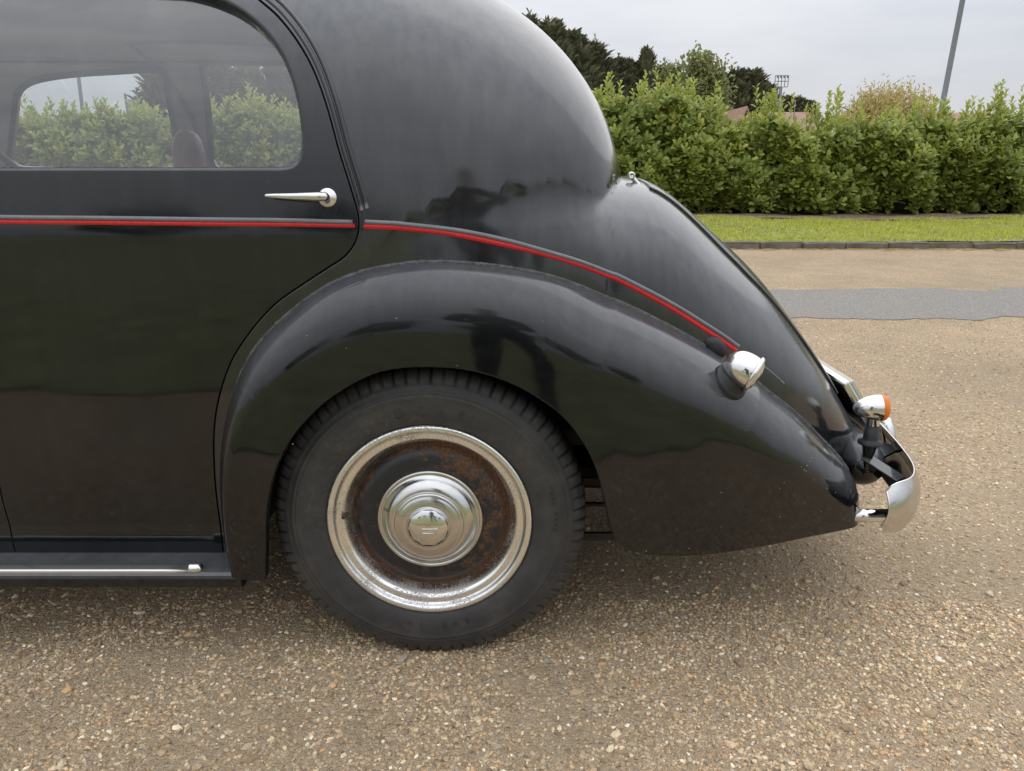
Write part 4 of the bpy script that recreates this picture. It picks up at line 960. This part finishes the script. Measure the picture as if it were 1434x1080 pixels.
V = np.stack([gx.ravel(), YY.ravel(), ZZ.ravel() + RNG.normal(0, .04, ZZ.size)], 1); m = 220
mk('gap_shade_sheet', V, [(j*m+i, j*m+i+1, (j+1)*m+i+1, (j+1)*m+i) for j in range(19) for i in range(m-1)], CORE, hedge)
# grass
def grass(name, label, x0, x1, y0, y1, n, h0, h1, zf):
    x = RNG.uniform(x0, x1, n); y = RNG.uniform(y0, y1, n); z = zf(x, y); a = RNG.uniform(0, 6.28, n); h = RNG.uniform(h0, h1, n) * (.7 + .5 * (np.sin(x * 2.3) * np.sin(y * 3.1) * .5 + .5)); w = RNG.uniform(.008, .018, n)
    lx, ly = RNG.normal(0, .5, n) * h, RNG.normal(0, .5, n) * h
    V = np.stack([np.stack([x - w * np.cos(a), y - w * np.sin(a), z], 1), np.stack([x + w * np.cos(a), y + w * np.sin(a), z], 1), np.stack([x + lx, y + ly, z + h], 1)], 1).reshape(-1, 3)
    return tag(mk(name, V, np.arange(n * 3).reshape(-1, 3), GRASS, smooth=False), label, 'grass', kind='stuff')
grass('verge_grass', 'short mown yellow green grass on the verge behind the kerb', -17, 17, KY + .14, HY - .5, 110000, .025, .06, vz)
# far trees
def tree_trunk(par, x, y, h, r, mat=BARK):
    tube('trunk', np.array([(x, y, -.1), (x + .05, y, h * .3), (x - .05, y + .05, h * .65), (x, y, h)]), [r, r * .8, r * .5, r * .12], mat, par, 9)
conif = []
def conifer_mesh(seed, n=4200):
    r = np.random.default_rng(seed); t = r.uniform(0, 1, n) ** .85; a = r.uniform(0, 6.283, n)
    rad = (.235 * (1 - t) ** .72 + .012) * (1 + .22 * np.sin(a * 3 + seed) + .12 * np.sin(t * 40 + a * 2)) * r.uniform(.55, 1.05, n)
    P = np.stack([rad * np.cos(a), rad * np.sin(a), .02 + t * .95], 1)
    D = np.stack([np.cos(a) * .7, np.sin(a) * .7, .9 + .8 * t], 1) + r.normal(0, .25, (n, 3)); U = np.stack([-np.cos(a), -np.sin(a), np.full(n, .9)], 1) + r.normal(0, .4, (n, 3))
    l = r.uniform(.03, .095, n); global RNG
    
    q = r.integers(0, n, 26); q = q[t[q] > .3]; sp = []
    for k in q:
        m_ = 34; u = np.linspace(0, 1, m_)[:, None]; hh_ = r.uniform(.05, .10); sp.append(P[k] * (1.02, 1.02, 1) + np.array([0, 0, 1.]) * u * hh_ + r.normal(0, .008, (m_, 3)) * (1 - u))
    S2 = np.concatenate(sp); P = np.concatenate([P, S2]); D = np.concatenate([D, np.array([0, 0, 1.]) + r.normal(0, .5, S2.shape)]); U = np.concatenate([U, r.normal(0, 1, S2.shape)]); l = np.concatenate([l, r.uniform(.015, .035, len(S2))])
    V, Fc = leaves(P, D, U, l, l * .26)
    me = bpy.data.meshes.new('crown'); me.from_pydata(V, [], Fc); me.materials.append(CONIFER); return me
cm = [conifer_mesh(s) for s in (1, 2, 3, 4)]
GC = 'dark conifers beyond the hedge'
con = [(228, 60, 40, ''), (262, 86, 44, ''), (300, 70, 48, ''), (345, 84, 46, ''), (392, 72, 48, ''), (440, 60, 48, ''), (500, 40, 48, ''), (560, 36, 48, ''), (620, 30, 48, ''), (680, 30, 48, ''), (735, 26, 47, ''), (772, 34, 46, ''), (800, 46, 47, ''), (830, 62, 48, ''), (862, 84, 50, ''), (884, 86, 50, ''), (906, 68, 50, ''), (930, 92, 52, ''),
       (1012, 104, 60, ''), (1034, 98, 60, ''), (1056, 97, 60, ''), (1076, 118, 61, ''), (1100, 134, 62, ''), (1118, 136, 62, ''), (1132, 140, 62, '')]
LBL = {228: 'dark conifer showing at the edge of the far front window', 262: 'dark conifer hidden by the door pillar between the far windows', 300: 'dark conifer at the left of the far rear window', 345: 'dark conifer in the middle of the far rear window', 392: 'dark conifer at the right of the far rear window', 735: 'dark conifer tip peeping over the top of the car tail dome', 772: 'leftmost tall dark conifer clear of the car roof', 800: 'dark conifer second from the car roof', 830: 'dark conifer third from the car roof', 862: 'lower dark conifer left of the spiky one', 884: 'squat dark conifer just left of the spiky one', 906: 'narrow spiky dark conifer standing above its neighbours', 930: 'dark conifer beside the pale green tree on its left',
       1012: 'dark conifer beside the pale green tree on its right', 1034: 'second dark conifer right of the pale green tree', 1056: 'third dark conifer right of the pale green tree', 1078: 'dark conifer just left of the floodlight frame', 1100: 'dark conifer under the floodlight frame', 1118: 'dark conifer right of the floodlight frame', 1132: 'rightmost low dark conifer above the tiled roof'}
for i, (px, py, Y, _) in enumerate(con):
    q = at(px, py + 4, Y); hgt = q[2]; o = thing('conifer_tree', LBL.get(px, 'dark conifer in the stretch of the row hidden by the car roof'), 'tree', (q[0], Y, 0), GC)
    c = bpy.data.objects.new('crown', cm[i % 4]); C.objects.link(c); c.parent = o; wd = hgt * (1.45 if px not in (906,) else .8); c.scale = (wd, wd, hgt); c.rotation_euler = (0, 0, i * 1.3)
    tree_trunk(o, q[0], Y, hgt * .9, .16)
def crown_tree(name, label, px0, px1, pyt, Y, zb, mat, nclump, per, leaf, seed, droop=False, group=None, base=None, cscale=.22):
    r = np.random.default_rng(seed); a, b = at(px0, pyt, Y), at(px1, pyt, Y); cx = (a[0] + b[0]) / 2; rx = (b[0] - a[0]) / 2; zt = a[2]; cz = (zt + zb) / 2; rz = (zt - zb) / 2
    o = thing(name, label, 'tree', (cx, Y, 0), group); return crown_at(o, cx, Y, cz, rx, rz, mat, nclump, per, leaf, r, droop, cscale)
def crown_at(o, cx, Y, cz, rx, rz, mat, nclump, per, leaf, r, droop, cscale):
    d = nrm(r.normal(0, 1, (nclump, 3))); rad = r.uniform(.35, 1, nclump)[:, None] ** .5; c = d * rad * np.array([rx, rx, rz]) * (1 + .12 * np.sin(d[:, :1] * 7 + d[:, 2:] * 5)) + np.array([cx, Y, cz])
    tree_trunk(o, cx, Y, cz + rz * .5, .18 + rz * .03)
    br = []
    for k in range(0, nclump, max(1, nclump // 14)):
        s = np.array([cx, Y, cz - rz * .6 + (c[k, 2] - cz + rz) * .3]); br.append(tube('', np.array([s, s * .4 + c[k] * .6 + (0, 0, .2), c[k]]), [.09, .05, .015], BARK, raw=True, n=6))
    V, Fc = join_raw(br); mk('limbs', V, Fc, BARK, o)
    cs = cscale * (rx + rz) * .5
    if droop:
        P = np.repeat(c, per, 0); t = np.tile(np.arange(per), nclump)[:, None]; jit = np.repeat(r.normal(0, cs * .35, (nclump, 3)), per, 0)
        P = P + jit + np.array([0, 0, -1.]) * t * leaf * .55 + r.normal(0, .05, P.shape) + nrm((c - (cx, Y, cz)))[np.repeat(np.arange(nclump), per)] * t * .02
        P[:, 2] = np.maximum(P[:, 2], .3); D = np.array([0, 0, -1.]) + r.normal(0, .75, P.shape)
        l = r.uniform(.7, 1.2, len(P)) * leaf; V, Fc = leaves(P, D, r.normal(0, 1, P.shape), l, l * .24)
    else:
        P = np.repeat(c, per, 0) + r.normal(0, cs * .5, (nclump * per, 3)); D = r.normal(0, 1, P.shape) + (P - (cx, Y, cz)) * .15; U = nrm(r.normal(0, .6, P.shape) + np.array([0, -.3, .8]))
        l = r.uniform(.6, 1.2, len(P)) * leaf; V, Fc = leaves(P, D, U, l, l * .55)
    tag(mk('crown', V, Fc, mat, o), kind='stuff'); return o
crown_tree('broadleaf_tree', 'pale green spring tree between two groups of dark conifers', 950, 1022, 74, 42, 1.0, PALEGREEN, 200, 44, .27, 5)
crown_tree('broadleaf_tree', 'low pale green tree leaning against the dark conifers', 912, 962, 92, 44, .8, PALEGREEN, 110, 40, .26, 6)
crown_tree('willow_tree', 'bushy yellow willow in front of the leaning lamp post', 1180, 1312, 112, 36, .4, WILLOW, 2600, 9, .24, 7, droop=True)
# houses behind the hedge
def house(label, px_ridge0, px_ridge1, py_ridge, Y, gable=False, depth=5.0):
    a, b = at(px_ridge0, py_ridge, Y), at(px_ridge1, py_ridge, Y); zr = a[2]; ze = zr - 1.5
    cx = (a[0] + b[0]) / 2; hw = (b[0] - a[0]) / 2; o = thing('bungalow', label, 'house', (cx, Y, 0))
    if gable:     # gable end faces the camera
        V = [(cx-hw, Y-.1, 0), (cx+hw, Y-.1, 0), (cx+hw, Y-.1, ze), (cx, Y-.1, zr - .1), (cx-hw, Y-.1, ze), (cx-hw, Y+depth, 0), (cx+hw, Y+depth, 0), (cx+hw, Y+depth, ze), (cx, Y+depth, zr-.1), (cx-hw, Y+depth, ze)]
        mk('wall', V, [(0, 1, 2, 3, 4), (5, 9, 8, 7, 6), (0, 4, 9, 5), (1, 6, 7, 2)], RENDERW, o, smooth=False)
        for s in (-1, 1):
            e = np.array([cx + s * (hw + .3), Y - .35, ze - .22]); r0 = np.array([cx, Y - .35, zr]); L_ = np.array([0, depth + .6, 0]); th = np.array([0, 0, .14])
            V = [e, r0, r0 + L_, e + L_, e + th, r0 + th, r0 + L_ + th, e + L_ + th]; mk('roof', V, [(0, 1, 2, 3), (4, 7, 6, 5), (0, 4, 5, 1), (2, 6, 7, 3), (0, 3, 7, 4)], TILE, o, smooth=False)
        box('window', (cx, Y - .12, ze - .8), (1.0, .06, 1.0), SIGNW, o)
    else:
        V, Fc = box_raw((cx, Y + depth / 2, ze / 2), (hw * 2 - .4, depth - .6, ze)); mk('wall', V, Fc, RENDERW, o, smooth=False)
        for s in (-1, 1):
            ey = Y + depth / 2 + s * (depth / 2); ry = Y + depth / 2; th = .14
            V = [(cx-hw, ey, ze - .1), (cx+hw, ey, ze - .1), (cx+hw, ry, zr), (cx-hw, ry, zr), (cx-hw, ey, ze+th - .1), (cx+hw, ey, ze+th - .1), (cx+hw, ry, zr+th), (cx-hw, ry, zr+th)]
            mk('roof', V, [(0, 1, 2, 3), (4, 7, 6, 5), (0, 4, 5, 1), (0, 3, 7, 4), (1, 5, 6, 2)], TILE, o, smooth=False)
        box('window', (cx - hw * .4, Y + .28, ze - 1.0), (1.2, .06, 1.0), SIGNW, o)
    return o
house('pale gable end of a bungalow just above the hedge', 1030, 1056, 154, 34, gable=True)
hs = house('pinkish tiled roof of a bungalow showing through the hedge top', 1090, 1165, 156, 32)
q = at(1126, 140, 33); tube('aerial', np.array([(q[0], 34, q[2] - .8), (q[0], 34, q[2] + .1)]), .02, STEEL, hs)
house('low brown roof at the far right behind the hedge', 1335, 1420, 157, 38)
# lamp posts, floodlight frame, sign
def post(label, pa_, pb_, Y, lean_x, r0, r1, top):
    a = at(*pa_, Y); x0 = a[0]; o = thing('lamp_post', label, 'lamp post', (x0, Y, 0))
    zt = at(*pb_, Y)[2]; x1 = at(*pb_, Y)[0]; sl = (x1 - x0) / (zt - a[2])
    P = np.array([(x0 + sl * (z - a[2]), Y, z) for z in (0, 1.2, 1.25, zt, top)]); tube('column', P, [r0 * 1.5, r0 * 1.5, r0, (r0 + r1) / 2, r1], STEEL, o, 14)
    e_ = P[-1]; tube('arm', smooth_curve(np.array([e_, e_ + (0, -.1, .25), e_ + (0, -.8, .4)]), .1), r1 * .7, STEEL, o, 10); V, Fc = box_raw(e_ + (0, -1.0, .4), (.22, .6, .12), bev=.04); mk('lantern', V, Fc, STEEL, o); return o
post('grey lamp post leaning right behind the hedge beside the willow', (1321, 140), (1348, 0), 24, 0, .085, .065, 7.5)
post('thin grey lamp post seen through the far front car window', (115, 150), (108, 92), 26, 0, .06, .05, 7.0)
q0, q1 = at(1086, 106, 60), at(1103, 122, 60)
fl = thing('floodlight_frame', 'small floodlight frame on a pole above the conifers', 'floodlight', ((q0[0] + q1[0]) / 2, 60, 0))
cxm = (q0[0] + q1[0]) / 2; tube('pole', np.array([(cxm, 60, 0), (cxm, 60, q1[2])]), .12, STEEL, fl, 8)
for z in (q0[2], q1[2], (q0[2] + q1[2]) / 2): box('rail', (cxm, 60, z), (q1[0] - q0[0], .05, .045), STEEL, fl)
for k in range(5): box('upright', (q0[0] + (q1[0] - q0[0]) * k / 4, 60, (q0[2] + q1[2]) / 2), (.04, .05, q0[2] - q1[2]), STEEL, fl)
for k in range(4): box('lamp', (q0[0] + (q1[0] - q0[0]) * (k + .5) / 4, 59.8, q0[2] - .1), (.12, .15, .16), STEEL, fl)
s0, s1 = at(175, 131, 28), at(194, 150, 28); sg = thing('notice_board', 'grey framed board above the hedge seen through the far front car window', 'sign', ((s0[0] + s1[0]) / 2, 28, 0))
box('panel', ((s0[0] + s1[0]) / 2, 28, s1[2] - .2), (s1[0] - s0[0], .05, (s0[2] - s1[2]) * 2 - .0), SIGNW, sg)
for sx_ in (s0[0], s1[0]): box('post', (sx_, 28, s0[2] / 2), (.06, .06, s0[2]), STEEL, sg)
# ------------------------------------------------------------------ what stands behind the photographer and shows in the paint
flat('lawn', [(-60, -60), (60, -60)] + [(x_, .42 + .05 * math.sin(x_ * 7.1) + .04 * math.sin(x_ * 17.3 + 1) + random.uniform(-.03, .03)) for x_ in np.arange(60, -60.01, -.12)], .02, LAWN)
for i, (x, y, hh, rr) in enumerate([(-30, -58, 11, 5.5), (-14, -62, 13, 6), (1.5, -55, 9, 5), (15, -60, 12, 6), (31, -58, 10, 5.5)]):
    o = thing('oak_tree', 'dark broadleaf tree behind the photographer reflected in the car paint', 'tree', (x, y, 0), 'trees reflected in the paint')
    crown_at(o, x, y, hh * .58, rr, hh * .42, OAKLEAF, 130, 26, .55, np.random.default_rng(20 + i), False, .25)
# the photographer, mirrored in the dome and the wing
def person():
    o = thing('person', 'photographer in dark clothes holding a phone, mirrored in the black paint', 'person', (0.02, -.42, 0.02))
    J = {'pel': (.02, -.44, .95, .135), 'wst': (.02, -.43, 1.10, .125), 'chs': (.02, -.44, 1.32, .15), 'nck': (.02, -.43, 1.50, .06), 'hdb': (.02, -.40, 1.58, .075), 'hdt': (.02, -.40, 1.70, .085),
         'shl': (-.17, -.44, 1.42, .07), 'ell': (-.24, -.30, 1.17, .05), 'wrl': (-.09, -.10, 1.12, .034), 'shr': (.21, -.44, 1.42, .07), 'elr': (.28, -.30, 1.17, .05), 'wrr': (.13, -.10, 1.12, .034),
         'hpl': (-.08, -.44, .88, .10), 'knl': (-.11, -.40, .50, .068), 'anl': (-.12, -.44, .12, .046), 'tol': (-.13, -.28, .06, .042), 'hpr': (.12, -.44, .88, .10), 'knr': (.15, -.40, .50, .068), 'anr': (.16, -.44, .12, .046), 'tor': (.18, -.28, .06, .042)}
    E_ = [('pel', 'wst'), ('wst', 'chs'), ('chs', 'nck'), ('nck', 'hdb'), ('hdb', 'hdt'), ('chs', 'shl'), ('shl', 'ell'), ('ell', 'wrl'), ('chs', 'shr'), ('shr', 'elr'), ('elr', 'wrr'), ('pel', 'hpl'), ('hpl', 'knl'), ('knl', 'anl'), ('anl', 'tol'), ('pel', 'hpr'), ('hpr', 'knr'), ('knr', 'anr'), ('anr', 'tor')]
    def skin(name, J, E_, root, mats, fm=None, par=o):
        bm = bmesh.new(); ly = bm.verts.layers.skin.verify(); vs = {}
        for k, (x, y, z, r) in J.items():
            v = bm.verts.new((x, y, z)); v[ly].radius = (r, r); v[ly].use_root = (k == root); vs[k] = v
        for a, b in E_: bm.edges.new((vs[a], vs[b]))
        me = bpy.data.meshes.new(name); bm.to_mesh(me); bm.free(); ob = bpy.data.objects.new(name, me); me.materials.append(mats)
        link(ob, par); ob.modifiers.new('skin', 'SKIN').use_smooth_shade = True; s_ = ob.modifiers.new('sub', 'SUBSURF'); s_.levels = s_.render_levels = 2; return ob
    body = skin('body', J, E_, 'pel', CLOTH)
    # head with face, hands with fingers
    Vh, Fh = lathe_raw(dense([(.0, -.125), (.035, -.12), (.055, -.09), (.07, -.04), (.077, .02), (.074, .07), (.055, .105), (.025, .12), (.0, .122)]), (0, 0, 0), (0, 0, 1), 28)
    f_ = np.clip(Vh[:, 1] / .077, 0, 1); Vh[:, 1] *= 1.18; Vh[:, 1] += .022 * np.exp(-((Vh[:, 2] + .012) / .022) ** 2 - (Vh[:, 0] / .012) ** 2) * f_
    Vh[:, 1] -= .010 * (np.exp(-((Vh[:, 2] - .018) / .014) ** 2 - ((abs(Vh[:, 0]) - .032) / .016) ** 2)) * f_; Vh[:, 1] -= .004 * np.exp(-((Vh[:, 2] + .055) / .005) ** 2 - (Vh[:, 0] / .025) ** 2) * f_
    hd_ = mk('head', Vh + (.02, -.395, 1.645), Fh, SKINM, o)
    Vh2 = Vh.copy() * 1.06; k = (Vh[:, 2] > .045) | (Vh[:, 1] < -.01); Fh2 = [f for f in Fh if all(k[i] for i in f)]; mk('hair', Vh2 + (.02, -.398, 1.648), Fh2, CLOTH, hd_)
    for s in (-1, 1):
        w = Vector((.02 + s * .11, -.10, 1.12)); pj = {'w': (*w, .030), 'p1': (w.x - s * .02, w.y + .045, w.z - .005, .030), 'p2': (w.x - s * .030, w.y + .075, w.z - .005, .028)}; pe = [('w', 'p1'), ('p1', 'p2')]
        hand = skin('hand', pj, pe, 'w', SKINM)
        for k in range(4):
            z0 = w.z + .026 - k * .020; fj = {'a': (w.x - s * .028, w.y + .070, z0, .010), 'b': (w.x - s * .034, w.y + .083, z0 + .002, .009), 'c': (w.x - s * (.052 + .004 * (k % 2)), w.y + .078, z0 + .002, .008)}
            skin('finger', fj, [('a', 'b'), ('b', 'c')], 'a', SKINM, par=hand)
        skin('thumb', {'a': (w.x - s * .01, w.y + .03, w.z - .01, .012), 'b': (w.x - s * .035, w.y + .040, w.z + .01, .010), 'c': (w.x - s * .055, w.y + .048, w.z + .02, .009)}, [('a', 'b'), ('b', 'c')], 'a', SKINM, par=hand)
    return o
person()
phone = tag(box('phone', (.02, -.030, 1.115), (.155, .008, .074), RUBBER, bev=.003), 'black phone held up sideways by the photographer', 'phone')
